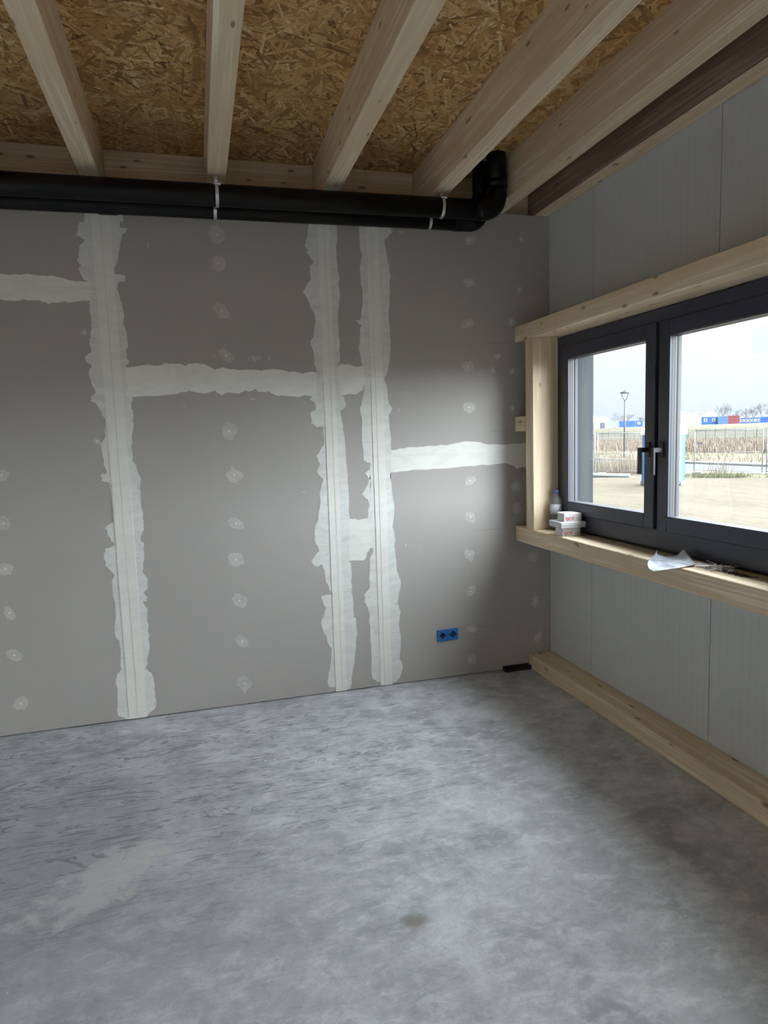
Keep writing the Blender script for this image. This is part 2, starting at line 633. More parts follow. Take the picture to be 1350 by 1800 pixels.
POLY = {
    'A': [(-3.321,2.559),(-3.276,2.561),(-3.200,2.559),(-3.122,2.563),(-3.044,2.560),(-2.966,2.550),(-2.904,2.535),(-2.827,2.534),(-2.774,2.533),(-2.781,2.439),(-2.814,2.434),(-2.880,2.428),(-2.937,2.418),(-2.976,2.424),(-3.048,2.411),(-3.094,2.424),(-3.172,2.427),(-3.249,2.423),(-3.287,2.429),(-3.332,2.428)],
    'B': [(-2.759,2.069),(-2.670,2.070),(-2.579,2.081),(-2.497,2.078),(-2.459,2.092),(-2.394,2.089),(-2.348,2.079),(-2.319,2.089),(-2.263,2.087),(-2.225,2.072),(-2.179,2.056),(-2.149,2.065),(-2.091,2.057),(-2.053,2.048),(-1.994,2.052),(-1.915,2.047),(-1.884,2.057),(-1.794,2.049),(-1.734,2.039),(-1.673,2.028),(-1.641,2.036),(-1.537,2.031),(-1.543,1.893),(-1.627,1.894),(-1.668,1.897),(-1.710,1.887),(-1.781,1.896),(-1.842,1.897),(-1.881,1.922),(-1.941,1.923),(-1.965,1.938),(-1.991,1.921),(-2.020,1.931),(-2.060,1.915),(-2.109,1.920),(-2.158,1.906),(-2.195,1.933),(-2.225,1.922),(-2.292,1.917),(-2.338,1.931),(-2.405,1.919),(-2.526,1.908),(-2.618,1.907),(-2.700,1.899),(-2.772,1.890)],
    'C': [(-1.192,1.544),(-1.114,1.548),(-1.036,1.557),(-0.958,1.561),(-0.879,1.561),(-0.745,1.566),(-0.677,1.577),(-0.608,1.590),(-0.540,1.579),(-0.457,1.563),(-0.359,1.554),(-0.158,1.560),(-0.145,1.389),(-0.203,1.398),(-0.246,1.394),(-0.332,1.436),(-0.459,1.426),(-0.598,1.421),(-0.802,1.417),(-0.935,1.416),(-1.067,1.409),(-1.145,1.407),(-1.196,1.409)],
    'BC': [(-1.508,2.059),(-1.459,2.065),(-1.434,2.088),(-1.385,2.082),(-1.324,2.067),(-1.299,2.076),(-1.250,2.070),(-1.253,1.969),(-1.291,1.957),(-1.305,1.922),(-1.343,1.904),(-1.417,1.899),(-1.515,1.889)],
    'D': [(-1.459,1.124),(-1.409,1.127),(-1.359,1.112),(-1.308,1.121),(-1.244,1.123),(-1.251,0.923),(-1.289,0.926),(-1.316,0.877),(-1.330,0.847),(-1.413,0.854),(-1.470,0.852)],
    'c1': [(-2.820,2.958),(-2.840,2.849),(-2.864,2.848),(-2.881,2.781),(-2.839,2.754),(-2.873,2.723),(-2.882,2.664),(-2.887,2.643),(-2.869,2.618),(-2.882,2.605),(-2.881,2.572),(-2.863,2.547),(-2.830,2.531),(-2.832,2.472),(-2.840,2.420),(-2.843,2.352),(-2.840,2.300),(-2.851,2.249),(-2.857,2.206),(-2.855,2.154),(-2.886,2.128),(-2.888,2.093),(-2.856,2.084),(-2.872,2.041),(-2.871,1.997),(-2.850,1.945),(-2.847,1.927),(-2.873,1.910),(-2.871,1.879),(-2.848,1.866),(-2.834,1.830),(-2.811,1.794),(-2.811,1.741),(-2.820,1.670),(-2.840,1.635),(-2.838,1.599),(-2.831,1.527),(-2.818,1.472),(-2.852,1.465),(-2.850,1.433),(-2.813,1.418),(-2.803,1.292),(-2.804,1.195),(-2.851,1.161),(-2.833,1.099),(-2.808,1.060),(-2.860,1.039),(-2.871,1.003),(-2.862,0.940),(-2.836,0.901),(-2.820,0.881),(-2.840,0.839),(-2.838,0.789),(-2.831,0.726),(-2.833,0.625),(-2.848,0.576),(-2.841,0.512),(-2.820,0.471),(-2.827,0.383),(-2.825,0.318),(-2.854,0.271),(-2.859,0.220),(-2.853,0.167),(-2.865,0.091),(-2.863,0.039),(-2.818,0.006),(-2.747,0.006),(-2.698,0.021),(-2.654,0.048),(-2.639,0.098),(-2.648,0.139),(-2.645,0.191),(-2.658,0.271),(-2.685,0.301),(-2.676,0.351),(-2.657,0.453),(-2.658,0.530),(-2.660,0.594),(-2.656,0.658),(-2.681,0.711),(-2.658,0.715),(-2.654,0.734),(-2.672,0.761),(-2.647,0.784),(-2.643,0.847),(-2.664,0.886),(-2.656,0.961),(-2.647,1.048),(-2.669,1.074),(-2.647,1.135),(-2.642,1.209),(-2.646,1.283),(-2.649,1.357),(-2.664,1.395),(-2.654,1.377),(-2.643,1.406),(-2.636,1.435),(-2.653,1.465),(-2.655,1.494),(-2.679,1.544),(-2.678,1.621),(-2.669,1.688),(-2.657,1.755),(-2.656,1.812),(-2.667,1.851),(-2.650,1.898),(-2.686,1.908),(-2.674,2.075),(-2.655,2.106),(-2.671,2.119),(-2.669,2.155),(-2.659,2.198),(-2.662,2.251),(-2.671,2.303),(-2.668,2.372),(-2.675,2.424),(-2.688,2.475),(-2.688,2.535),(-2.655,2.538),(-2.643,2.558),(-2.648,2.579),(-2.701,2.578),(-2.703,2.612),(-2.685,2.629),(-2.674,2.672),(-2.660,2.749),(-2.649,2.796),(-2.623,2.810),(-2.618,2.827),(-2.655,2.826),(-2.657,2.851),(-2.631,2.873),(-2.641,2.969)],
    'c2': [(-1.595,2.938),(-1.605,2.838),(-1.625,2.781),(-1.604,2.749),(-1.621,2.742),(-1.577,2.688),(-1.602,2.648),(-1.599,2.592),(-1.631,2.534),(-1.649,2.511),(-1.622,2.467),(-1.606,2.421),(-1.579,2.376),(-1.589,2.261),(-1.621,2.215),(-1.600,2.158),(-1.597,2.088),(-1.587,2.042),(-1.593,1.901),(-1.623,1.896),(-1.636,1.873),(-1.601,1.843),(-1.597,1.807),(-1.634,1.790),(-1.630,1.726),(-1.595,1.701),(-1.559,1.706),(-1.557,1.593),(-1.609,1.529),(-1.587,1.474),(-1.613,1.427),(-1.573,1.377),(-1.600,1.306),(-1.596,1.255),(-1.613,1.134),(-1.640,1.075),(-1.644,1.001),(-1.616,0.938),(-1.635,0.915),(-1.667,0.874),(-1.657,0.842),(-1.620,0.833),(-1.607,0.851),(-1.590,0.812),(-1.581,0.736),(-1.547,0.646),(-1.616,0.642),(-1.588,0.561),(-1.615,0.501),(-1.624,0.451),(-1.596,0.372),(-1.567,0.292),(-1.579,0.166),(-1.601,0.078),(-1.584,0.044),(-1.546,0.038),(-1.534,0.017),(-1.502,0.009),(-1.451,0.013),(-1.443,0.044),(-1.426,0.146),(-1.402,0.273),(-1.392,0.375),(-1.396,0.453),(-1.413,0.506),(-1.415,0.620),(-1.418,0.722),(-1.413,0.835),(-1.425,0.855),(-1.415,1.122),(-1.416,1.282),(-1.419,1.358),(-1.421,1.479),(-1.422,1.612),(-1.437,1.709),(-1.445,1.799),(-1.413,1.828),(-1.417,1.887),(-1.441,1.899),(-1.459,2.065),(-1.437,2.111),(-1.437,2.170),(-1.439,2.263),(-1.442,2.356),(-1.425,2.483),(-1.426,2.597),(-1.436,2.711),(-1.429,2.824),(-1.430,2.947)],
    'c3': [(-1.286,2.955),(-1.291,2.808),(-1.276,2.740),(-1.290,2.671),(-1.288,2.567),(-1.278,2.498),(-1.287,2.417),(-1.295,2.358),(-1.326,2.346),(-1.297,2.323),(-1.306,2.241),(-1.314,2.170),(-1.305,2.100),(-1.293,2.070),(-1.285,1.957),(-1.300,1.886),(-1.321,1.814),(-1.312,1.718),(-1.316,1.597),(-1.314,1.487),(-1.270,1.473),(-1.271,1.437),(-1.304,1.401),(-1.268,1.363),(-1.276,1.302),(-1.266,1.422),(-1.288,1.337),(-1.328,1.277),(-1.291,1.238),(-1.280,1.200),(-1.294,1.151),(-1.295,1.120),(-1.263,0.924),(-1.292,0.850),(-1.298,0.673),(-1.332,0.625),(-1.333,0.574),(-1.309,0.521),(-1.307,0.405),(-1.304,0.314),(-1.301,0.209),(-1.306,0.066),(-1.267,0.041),(-1.215,0.014),(-1.168,0.015),(-1.128,0.029),(-1.100,0.065),(-1.091,0.118),(-1.110,0.173),(-1.099,0.330),(-1.110,0.409),(-1.094,0.486),(-1.112,0.553),(-1.096,0.629),(-1.088,0.706),(-1.112,0.759),(-1.122,0.888),(-1.118,1.014),(-1.130,1.053),(-1.119,1.191),(-1.134,1.329),(-1.134,1.410),(-1.136,1.344),(-1.126,1.591),(-1.136,1.677),(-1.133,1.774),(-1.113,1.810),(-1.131,1.835),(-1.141,1.932),(-1.158,2.004),(-1.131,2.040),(-1.116,2.124),(-1.111,2.267),(-1.114,2.397),(-1.103,2.549),(-1.102,2.654),(-1.115,2.735),(-1.132,2.803),(-1.125,2.838),(-1.086,2.875),(-1.083,2.966)],
}
SPOTS = [(-3.371,1.219),(-3.385,0.965),(-3.385,0.713),(-3.381,0.468),(-3.370,0.182),(-2.117,1.138),(-2.129,0.917),(-2.124,0.663),(-2.119,0.404),(-2.120,0.137),(-2.133,2.817),(-2.135,2.657),(-2.129,2.389),(-2.121,2.134),(-2.126,1.693),(-2.111,1.431),(-0.565,2.859),(-0.570,2.598),(-0.588,2.343),(-0.589,2.071),(-0.588,1.807),(-0.201,2.885),(-0.218,2.565),(-0.279,2.357),(-0.275,2.037),(-0.278,1.795),(-0.415,2.044),(-0.379,2.137),(-0.588,1.328),(-0.590,1.085),(-0.602,0.831),(-0.592,0.578),(-0.592,0.314),(-0.600,0.104),(-0.255,1.273),(-0.249,1.128),(-0.127,0.778),(-0.115,0.462),(-0.094,0.210),(-3.359,1.488),(-2.883,2.257),(-2.859,1.656)]

for k, th, mt_ in (('A', 0.0008, FILL2), ('B', 0.0008, FILL2), ('C', 0.0008, FILL2), ('BC', 0.0009, FILL2), ('D', 0.0009, FILL2),
                   ('c1', 0.0011, FILL), ('c2', 0.0012, FILL), ('c3', 0.0013, FILL)):
    slab('joint_compound', POLY[k], th, mt_, wall_back, 0.0045, 3)
CREASE = pmat('crease', (0.70, 0.69, 0.64), 0.8)
PENCIL = pmat('pencil', (0.20, 0.19, 0.18), 0.8)
# paper tape strips over the vertical joints, with the crease of the joint between the two halves
for x, wl, wr in ((S1, 0.048, 0.052), (S2, 0.042, 0.030), (S3, 0.028, 0.050)):
    MB().box(x - 0.004, x + 0.004, -0.0022, 0.002, 0.006, 2.96).build('joint_crease', CREASE, wall_back)
    for a, b_ in ((x - wl, x - 0.0018), (x + 0.0018, x + wr)):
        strip = [(a, 0.006), (b_, 0.006), (b_, 1.0), (b_, 2.0), (b_, 2.96), (a, 2.96), (a, 2.0), (a, 1.0)]
        slab('joint_tape', strip, 0.0042, TAPE, wall_back, 0.0007, 4)
# thin creases of the horizontal joints
for x0, x1, z in ((XL, S1 - 0.05, 2.5), (S1 + 0.055, S2 - 0.05, 2.003), (S2 + 0.035, S3 - 0.03, 2.005), (S2 + 0.035, S3 - 0.03, 1.008), (S3 + 0.055, -0.27, 1.507)):
    MB().box(x0, x1, -0.0012, 0.002, z - 0.001, z + 0.001).build('joint_crease', CREASE, wall_back)
# cut lines round the timbers on the right-hand board
for x0, x1, z in ((-0.44, -0.265, 2.325), (-0.44, -0.265, 2.222), (-0.44, -0.18, 1.645), (-0.56, -0.27, 0.99), (-0.69, -0.33, 0.325)):
    MB().box(x0, x1, -0.0004, 0.002, z - 0.0007, z + 0.0007).build('cut_line', PENCIL, wall_back)
random.seed(11)
for i, (x, z) in enumerate(SPOTS):
    big = 0.052 if x > -3.0 and x < -2.0 else 0.043
    if i >= 21 and i <= 27 or i >= 40:
        big = 0.024
    ph = random.uniform(0, 6.28)
    el = random.uniform(0.6, 0.95)
    pl = []
    for k in range(14):
        a = 2 * math.pi * k / 14
        r_ = big * random.uniform(0.78, 1.12) * (1.35 if k == i % 14 and i % 3 == 0 else 1)
        u_, v_ = r_ * math.cos(a) * el, r_ * math.sin(a)
        pl.append((x + u_ * math.cos(ph) - v_ * math.sin(ph), z + u_ * math.sin(ph) + v_ * math.cos(ph)))
    s_ = slab('screw_filler_spot', pl, 0.0006, SPOT, wall_back, 0.0015, 2)
    dk = [(x + 0.006 * math.cos(a), z + 0.006 * math.sin(a)) for a in (0, 1.05, 2.09, 3.14, 4.19, 5.24)]
    slab('screw_dimple', dk, 0.0009, DOT, s_)
# scraps of filler on the boards
for x, z, wx, wz in ((-2.512, 2.745, .006, .02), (-1.99, 2.115, .008, .02), (-1.955, 2.12, .022, .022), (-1.925, 2.12, .012, .02), (-1.87, 2.118, .012, .016), (-2.19, 2.13, .01, .008), (-1.98, 1.88, .018, .008), (-2.37, 1.845, .012, .006),
                     (-1.67, 1.85, .012, .006), (-1.09, 2.89, .03, .008), (-1.02, 2.885, .02, .01), (-1.69, 1.46, .004, .012), (-1.07, 2.61, .006, .012), (-1.068, 1.80, .008, .014), (-1.045, 0.925, .006, .012), (-1.70, 1.31, .02, .003)):
    pl = [(x + wx * math.cos(a) * random.uniform(.5, 1.2), z + wz * math.sin(a) * random.uniform(.5, 1.2)) for a in [2 * math.pi * k / 9 for k in range(9)]]
    slab('filler_scrap', pl, 0.0008, SPOT, wall_back, 0.001, 2)

# ---- ceiling: OSB deck on joists
ceiling = MB().box(XL - 0.15, 0.14, YR - 0.15, 0.2, ZO, ZO + 0.06).build('ceiling', OSB)
tag(ceiling, 'brown chipboard roof deck of coarse wood strands', kind='structure')
random.seed(3)
ms = MB()
for i in range(17000):
    cx, cy = random.uniform(-3.85, 0.0), random.uniform(-3.3, LEDGE)
    l_ = random.uniform(0.03, 0.09) * (1.25 if random.random() < .2 else 1)
    w_ = random.uniform(0.004, 0.012) * (1.7 if random.random() < .25 else 1)
    a = random.gauss(1.2, 0.9)
    z = ZO - random.uniform(0.0004, 0.0035)
    ca, sa = math.cos(a), math.sin(a)
    k1, k2 = random.uniform(.5, 1), random.uniform(.5, 1)
    tl = random.uniform(-.0008, .0008)
    pts = [(-l_, -w_ * k1), (l_, -w_ * k2), (l_ * random.uniform(.85, 1.05), w_ * k2), (-l_ * random.uniform(.85, 1.05), w_ * k1)]
    q = []
    for j, (u_, v_) in enumerate(pts):
        X_ = min(0.0, cx + u_ * ca - v_ * sa)
        Y_ = min(LEDGE, cy + u_ * sa + v_ * ca)
        q.append((X_, Y_, z + (tl if j < 2 else -tl)))
    ms.quad(q[3], q[2], q[1], q[0])
me = ms.mesh('wood_strand')
so_ = link('wood_strand', me, OSBS, ceiling)
tag(so_, kind='stuff')

# ---- right wall: vertical steel sandwich panels, opening for the windows
OPEN = [(-0.28, -2.175, 1.045, 2.185), (-4.18, -6.075, 0.135, 2.185)]  # the second opening is for the added glazed door


def cut_rects(y0, y1, z0, z1):
    """rectangles of the strip y0 > y > y1 that are left beside the openings"""
    ys = sorted({y0, y1, *[v for o in OPEN for v in o[:2] if y1 < v < y0]}, reverse=True)
    out = []
    for a, b_ in zip(ys, ys[1:]):
        mid = (a + b_) / 2
        hit = [o for o in OPEN if o[1] < mid < o[0]]
        if hit:
            out += [(a, b_, z0, hit[0][2]), (a, b_, hit[0][3], z1)]
        else:
            out.append((a, b_, z0, z1))
    return out


mc = MB()
for a, b_, z0, z1 in cut_rects(0.2, YR - 0.15, -0.5, ZO):
    mc.box(0.004, 0.136, a, b_, z0, z1)
wall_right = mc.build('wall_right', DARKGAP)
tag(wall_right, 'grey steel sandwich panel wall with narrow vertical joints', kind='structure')
js = [0.0] + [-0.51 - k for k in range(6)] + [YR]
for a, b_ in zip(js, js[1:]):
    if b_ > a - 0.01:
        continue
    mp = MB()
    for y0, y1, z0, z1 in cut_rects(a - 0.0022 if a < 0 else a, b_ + 0.0022, 0.0, ZO):
        mp.box(0.0, 0.006, y0, y1, z0, z1)
    mp.build('sandwich_panel', PANEL, wall_right)
mo = MB()
for y0, y1, z0, z1 in cut_rects(0.2, YR - 0.15, -0.5, ZO + 0.06):
    mo.box(0.134, 0.142, y0, y1, z0, z1)
mo.build('outer_cladding', REVEAL, wall_right)

# ---- outer reveals of the windows
for i, (y0, y1, z0, z1) in enumerate(OPEN):
    t_ = MB().ring(y0 + 0.004, y1 - 0.004, z0 - 0.004, z1 + 0.004, 0.012, 0.012, 0.0, 0.15)
    t_ = t_.build('trim_%d' % (i + 1), REVEAL)
    tag(t_, 'grey blue metal lining of the outer reveal of window %s' % ('in view' if i == 0 else 'added behind the camera'), kind='structure')


# ---- windows
def window(idx, dy, full, zf):
    root = empty('window_%d' % idx, (0, dy, 0), kind='structure')
    root['label'] = 'dark anthracite double casement window above timber sill' if full else 'tall dark glazed double door added unseen behind the camera for more daylight'
    zs0, zs1 = zf + 0.096, 2.149
    MB().ring(-0.252, -2.203, zf, 2.216, 0.078, 0.10, -0.085, -0.002).build('window_frame', FRAME, root, 0.003)
    MB().box(-0.075, -0.002, -1.195, -1.257, zf + 0.08, 2.17).build('mullion', GASKET, root)
    MB().box(-0.06, 0.0, -0.26, -2.2, zf - 0.019, zf + 0.002).build('gap_seal', GASKET, root)
    for a, b_, hs in ((-0.322, -1.212, -1.174), (-1.240, -2.130, -1.276)):
        sash = MB().ring(a, b_, zs0, zs1, 0.074, 0.074, -0.102, -0.032).build('sash', FRAME, root, 0.004)
        for nm, mt_, x0, x1 in (('glazing_bead', FRAME, -0.098, -0.087), ('gasket', GASKET, -0.087, -0.083), ('edge_seal', SEALG, -0.083, -0.071),
                                ('gasket', GASKET, -0.071, -0.068), ('spacer_bar', SPACER, -0.068, -0.057), ('gasket', GASKET, -0.054, -0.047), ('outer_edge', SEALG, -0.047, -0.032)):
            MB().ring(a - 0.074, b_ + 0.074, zs0 + 0.074, zs1 - 0.074, 0.003, 0.003, x0, x1).build(nm, mt_, sash)
        MB().box(-0.057, -0.054, a - 0.0745, b_ + 0.0745, zs0 + 0.0745, zs1 - 0.0745).build('pane', GLASS, sash)
        if full:
            hd = MB().box(-0.112, -0.10, hs - 0.015, hs + 0.015, 1.487, 1.563).build('handle', HANDLE, sash, 0.002)
            MB().box(-0.160, -0.11, hs - 0.011, hs + 0.011, 1.512, 1.536).box(-0.162, -0.149, hs - 0.0115, hs + 0.0115, 1.402, 1.536).build('lever', HANDLE, hd, 0.002)
    return root


win1 = window(1, 0, True, 1.022)
window(2, -3.9, False, 0.112)  # added glazed door, out of view, for more daylight and bounce in the room
# pale film sticker in the top of the right-hand pane
FILM = bpy.data.materials.new('pale_film')
FILM.use_nodes = True
fb = FILM.node_tree.nodes['Principled BSDF']
fb.inputs['Base Color'].default_value = (0.62, 0.74, 0.76, 1)
fb.inputs['Alpha'].default_value = 0.08
fb.inputs['Roughness'].default_value = 0.4
rs = [c for c in win1.children if c.name.startswith('sash')][-1]
MB().box(-0.0585, -0.0571, -1.772, -1.90, 1.925, 2.030).build('film_sticker', FILM, rs)
SPL = pmat('white_splash', (0.9, 0.9, 0.9), 0.6)

# ================================================================== TIMBERS
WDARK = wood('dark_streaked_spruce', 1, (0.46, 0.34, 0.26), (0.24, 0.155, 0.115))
JX = [(-3.465, -3.365), (-2.825, -2.725), (-2.180, -2.080), (-1.543, -1.443), (-0.907, -0.807), (-0.432, -0.325), (-0.104, -0.004)]
JL = ['pale timber ceiling joist left of the picture edge, parallel to the others',
      'leftmost visible pale timber ceiling joist with coarse brushed grain',
      'pale timber ceiling joist above the metal strap in the middle of the pipe run',
      'pale timber ceiling joist between the strap joist and the joist at the pipe riser',
      'pale timber ceiling joist just left of the black pipe riser',
      'timber ceiling joist just right of the black pipe riser',
      'dark streaked timber joist lying against the steel panel wall']
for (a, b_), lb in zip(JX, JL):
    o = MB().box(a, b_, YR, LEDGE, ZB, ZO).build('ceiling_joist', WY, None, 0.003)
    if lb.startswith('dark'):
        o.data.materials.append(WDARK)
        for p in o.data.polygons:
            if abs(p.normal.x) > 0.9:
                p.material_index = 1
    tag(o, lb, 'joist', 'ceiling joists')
edges = [XL] + [v for p in JX for v in p]
RL = ['rim board between wall and joist left of the picture edge', 'timber rim board above the pipes at the left picture edge',
      'timber rim board between the leftmost joist and the strap joist', 'timber rim board right of the strap joist, above the pipes',
      'timber rim board left of the joist beside the pipe riser', 'timber rim board behind the black pipe risers',
      'short timber rim board in the corner at the steel wall']
for k in range(7):
    a, b_ = edges[2 * k], edges[2 * k + 1]
    o = MB().box(a + 0.001, b_ - 0.001, LEDGE, LEDGE + 0.044, ZB - 0.003, ZO - 0.004).build('rim_board', WX)
    tag(o, RL[k], 'board', 'rim boards between the joists')

XFR = -0.258
o = MB().box(XFR, 0.0, -0.004, YR + 0.02, 2.221, 2.321).build('window_header', WY, None, 0.003)
tag(o, 'long pale timber beam running above the window', 'beam')
o = MB().box(XFR - 0.003, 0.0, -0.004, -4.04, 0.903, 1.004).build('window_sill_beam', WY, None, 0.003)
tag(o, 'long pale timber sill beam below the window', 'beam')
for dy, lb in ((0, 'upright timber stud between sill and header at the left of the window'), (-2.056, 'upright timber stud right of the window, outside the picture')):
    o = MB().box(XFR, 0.0, -0.150 + dy, -0.250 + dy, 1.004, 2.221).build('window_stud', WZ, None, 0.002)
    tag(o, lb, 'stud', 'window studs')
for dy, lb in ((-3.9, 'upright timber stud before the added glazed door behind the camera'), (-5.956, 'upright timber stud after the added glazed door behind the camera')):
    o = MB().box(XFR, 0.0, -0.150 + dy, -0.250 + dy, 0.098, 2.221).build('window_stud', WZ, None, 0.002)
    tag(o, lb, 'stud', 'window studs')
o = MB().box(XFR - 0.004, 0.0, -0.004, -0.1495, 1.640, 1.738).build('timber_block', WY, None, 0.002)
tag(o, 'short timber block between plasterboard wall and window stud', 'block')
o = MB().box(-0.172, 0.0, -0.004, YR + 0.02, 0.0, 0.098).build('floor_plate', WY, None, 0.005)
tag(o, 'long timber plate lying on the floor along the steel wall', 'beam')

# ================================================================== PIPES
def arc(c, r_, a0, a1, u_, v_, n=10):
    return [Vector(c) + Vector(u_) * r_ * math.cos(R(a0 + (a1 - a0) * k / n)) + Vector(v_) * r_ * math.sin(R(a0 + (a1 - a0) * k / n)) for k in range(n + 1)]


def drain(label, yc, rad, z_at, slope, xr, bend, couplers, ribs):
    root = empty('drain_pipe', (xr, yc, z_at(xr)), label=label, cat='pipe')
    def P_(x):
        return (x - xr, 0, z_at(x) - z_at(xr))
    xb = xr - bend
    ze = P_(xb)[2]
    MB().tube([P_(XL + 0.005), P_(-3), P_(xb - 0.05)], rad, 28).build('pipe_run', PVC, root, smooth=True)
    el = arc((xb - xr, 0, ze + bend), bend, -90, 0, (1, 0, 0), (0, 0, 1), 12)
    MB().tube([P_(xb - 0.055)] + el + [(0, 0, ze + bend + 0.04)], rad * 1.045, 28).build('elbow', PVC, root, smooth=True)
    MB().tube([(0, 0, ze + bend + 0.03), (0, 0, ZO - z_at(xr) - 0.001)], rad, 28).build('riser', PVC, root, smooth=True)
    MB().tube([(0, 0, ze + bend + 0.045), (0, 0, ze + bend + 0.085)], rad * 1.09, 28).build('coupler', PVC, root, smooth=True)
    for x in couplers:
        MB().tube([P_(x - 0.05), P_(x - 0.045), P_(x + 0.045), P_(x + 0.05)], [rad * 1.01, rad * 1.09, rad * 1.09, rad * 1.01], 28).build('coupler', PVC, root, smooth=True)
    for x in ribs:
        MB().tube([P_(x - 0.004), P_(x), P_(x + 0.004)], [rad * 1.0, rad * 1.10, rad * 1.0], 28).build('rib', PVC, root, smooth=True)
    return root


zbig = lambda x: 2.945 + 0.0085 * (x + 1.43)
zsml = lambda x: 2.916 + 0.0075 * (x + 1.43)
drain('thick black plastic drain pipe running under the joists, in front of the thinner one', -0.28, 0.057, zbig, 0, -0.507, 0.085,
      [], [-0.66, -0.645, -0.63, -0.615])
drain('thinner black plastic drain pipe running behind and below the thick one', -0.13, 0.047, zsml, 0, -0.545, 0.075,
      [-2.70], [-0.72, -0.705, -0.69, -0.675])


def strap(label, x, yc, rad, zc, ztop, zfix):
    """perforated steel band: up from the joist, down round the front of the pipe"""
    root = empty('pipe_strap', (x, yc, zc), label=label, cat='strap')
    r_ = rad + 0.003
    pts = [(0, 0.002, ztop - zc - 0.001), (0, -0.004, ztop - zc - 0.02)] if zfix else []
    pts += [(0, r_ * math.cos(R(a)), r_ * math.sin(R(a))) for a in range(90, 451, 15)]
    mb = MB()
    hw = 0.0085
    for a, b_ in zip(pts, pts[1:]):
        a, b_ = Vector(a), Vector(b_)
        t_ = (b_ - a).normalized()
        nrm = Vector((1, 0, 0)).cross(t_) * 0.0011
        wv = Vector((hw, 0, 0))
        n = len(mb.v)
        for p in (a, b_):
            mb.v += [tuple(p - wv - nrm), tuple(p + wv - nrm), tuple(p + wv + nrm), tuple(p - wv + nrm)]
        mb.f += [(n, n + 1, n + 5, n + 4), (n + 1, n + 2, n + 6, n + 5), (n + 2, n + 3, n + 7, n + 6), (n + 3, n, n + 4, n + 7), (n, n + 3, n + 2, n + 1), (n + 4, n + 5, n + 6, n + 7)]
    mb.build('band', STEEL, root)
    if zfix:
        MB().tube([(-0.014, -r_ * 0.72 - 0.004, r_ * 0.72), (0.016, -r_ * 0.72 - 0.004, r_ * 0.72)], 0.0045, 6).tube([(0.012, -r_ * 0.72 - 0.004, r_ * 0.72), (0.020, -r_ * 0.72 - 0.004, r_ * 0.72)], 0.008, 6).build('bolt', STEEL, root)
    return root


strap('bright steel strap holding the thick pipe below the middle joist', -2.135, -0.28, 0.057, zbig(-2.135), ZB, True)
strap('bright steel strap holding the thick pipe near the elbow', -0.862, -0.28, 0.057, zbig(-0.862), ZB, True)
strap('steel strap round the thin pipe below the middle joist', -2.143, -0.13, 0.047, zsml(-2.143), ZB, False)
strap('steel strap round the thin pipe near the elbow', -0.885, -0.13, 0.047, zsml(-0.885), ZB, False)

# ================================================================== THINGS ON WALL AND FLOOR
BLUE = pmat('blue_plastic', (0.02, 0.19, 0.52), 0.38)
BLUED = pmat('dark_socket_inside', (0.004, 0.012, 0.04), 0.7)
sx = empty('double_socket_box', (-0.771, 0, 0.298), label='bright blue double flush socket box set in the plasterboard', cat='socket box')
sx.rotation_euler = (0, R(-1.5), 0)
MB().box(-0.073, 0.073, -0.004, 0.004, -0.037, 0.037).build('back_box', BLUED, sx)
for s_ in (-1, 1):
    cx = s_ * 0.0365
    pl = MB()
    h = 0.0355
    pl.box(cx - h, cx + h, -0.010, 0.003, 0.020, h + 0.003)
    pl.box(cx - h, cx + h, -0.010, 0.003, -h - 0.003, -0.020)
    pl.box(cx - h, cx - 0.020, -0.010, 0.003, -0.020, 0.020)
    pl.box(cx + 0.020, cx + h, -0.010, 0.003, -0.020, 0.020)
    for ax, az_ in ((-1, -1), (-1, 1), (1, -1), (1, 1)):
        pl.box(cx + ax * 0.021, cx + ax * 0.010, -0.0085, 0.003, az_ * 0.021, az_ * 0.010)
    p_ = pl.build('cover_plate', BLUE, sx)
    MB().box(cx - 0.021, cx + 0.021, -0.0045, 0.003, -0.021, 0.021).build('socket_hole', BLUED, p_)
    for ax in (-1, 1):
        MB().box(cx + ax * 0.020, cx + ax * 0.033, -0.0106, -0.004, -0.0016, 0.0016).build('slot', BLUED, p_)
        MB().box(cx - 0.014, cx + 0.014, -0.0125, -0.004, ax * 0.0265, ax * 0.0295).build('rib', BLUE, p_)
    for ax, az_ in ((-1, 1), (1, -1), (1, 1), (-1, -1)):
        MB().tube([(cx + ax * 0.028, -0.0095, az_ * 0.029), (cx + ax * 0.028, -0.0125, az_ * 0.029)], 0.0045, 8).build('screw', BLUE, p_)

BLK = pmat('black_plastic_profile', (0.012, 0.012, 0.012), 0.45)
o = MB().box(-0.372, -0.176, -0.006, -0.052, 0.0, 0.026).box(-0.372, -0.176, -0.006, -0.012, 0.026, 0.031).box(-0.372, -0.176, -0.046, -0.052, 0.026, 0.031).build('plastic_profile', BLK, None, 0.001)
o.rotation_euler = (0, 0, R(0))
tag(o, 'short black plastic profile lying in the corner beside the floor plate', 'profile')

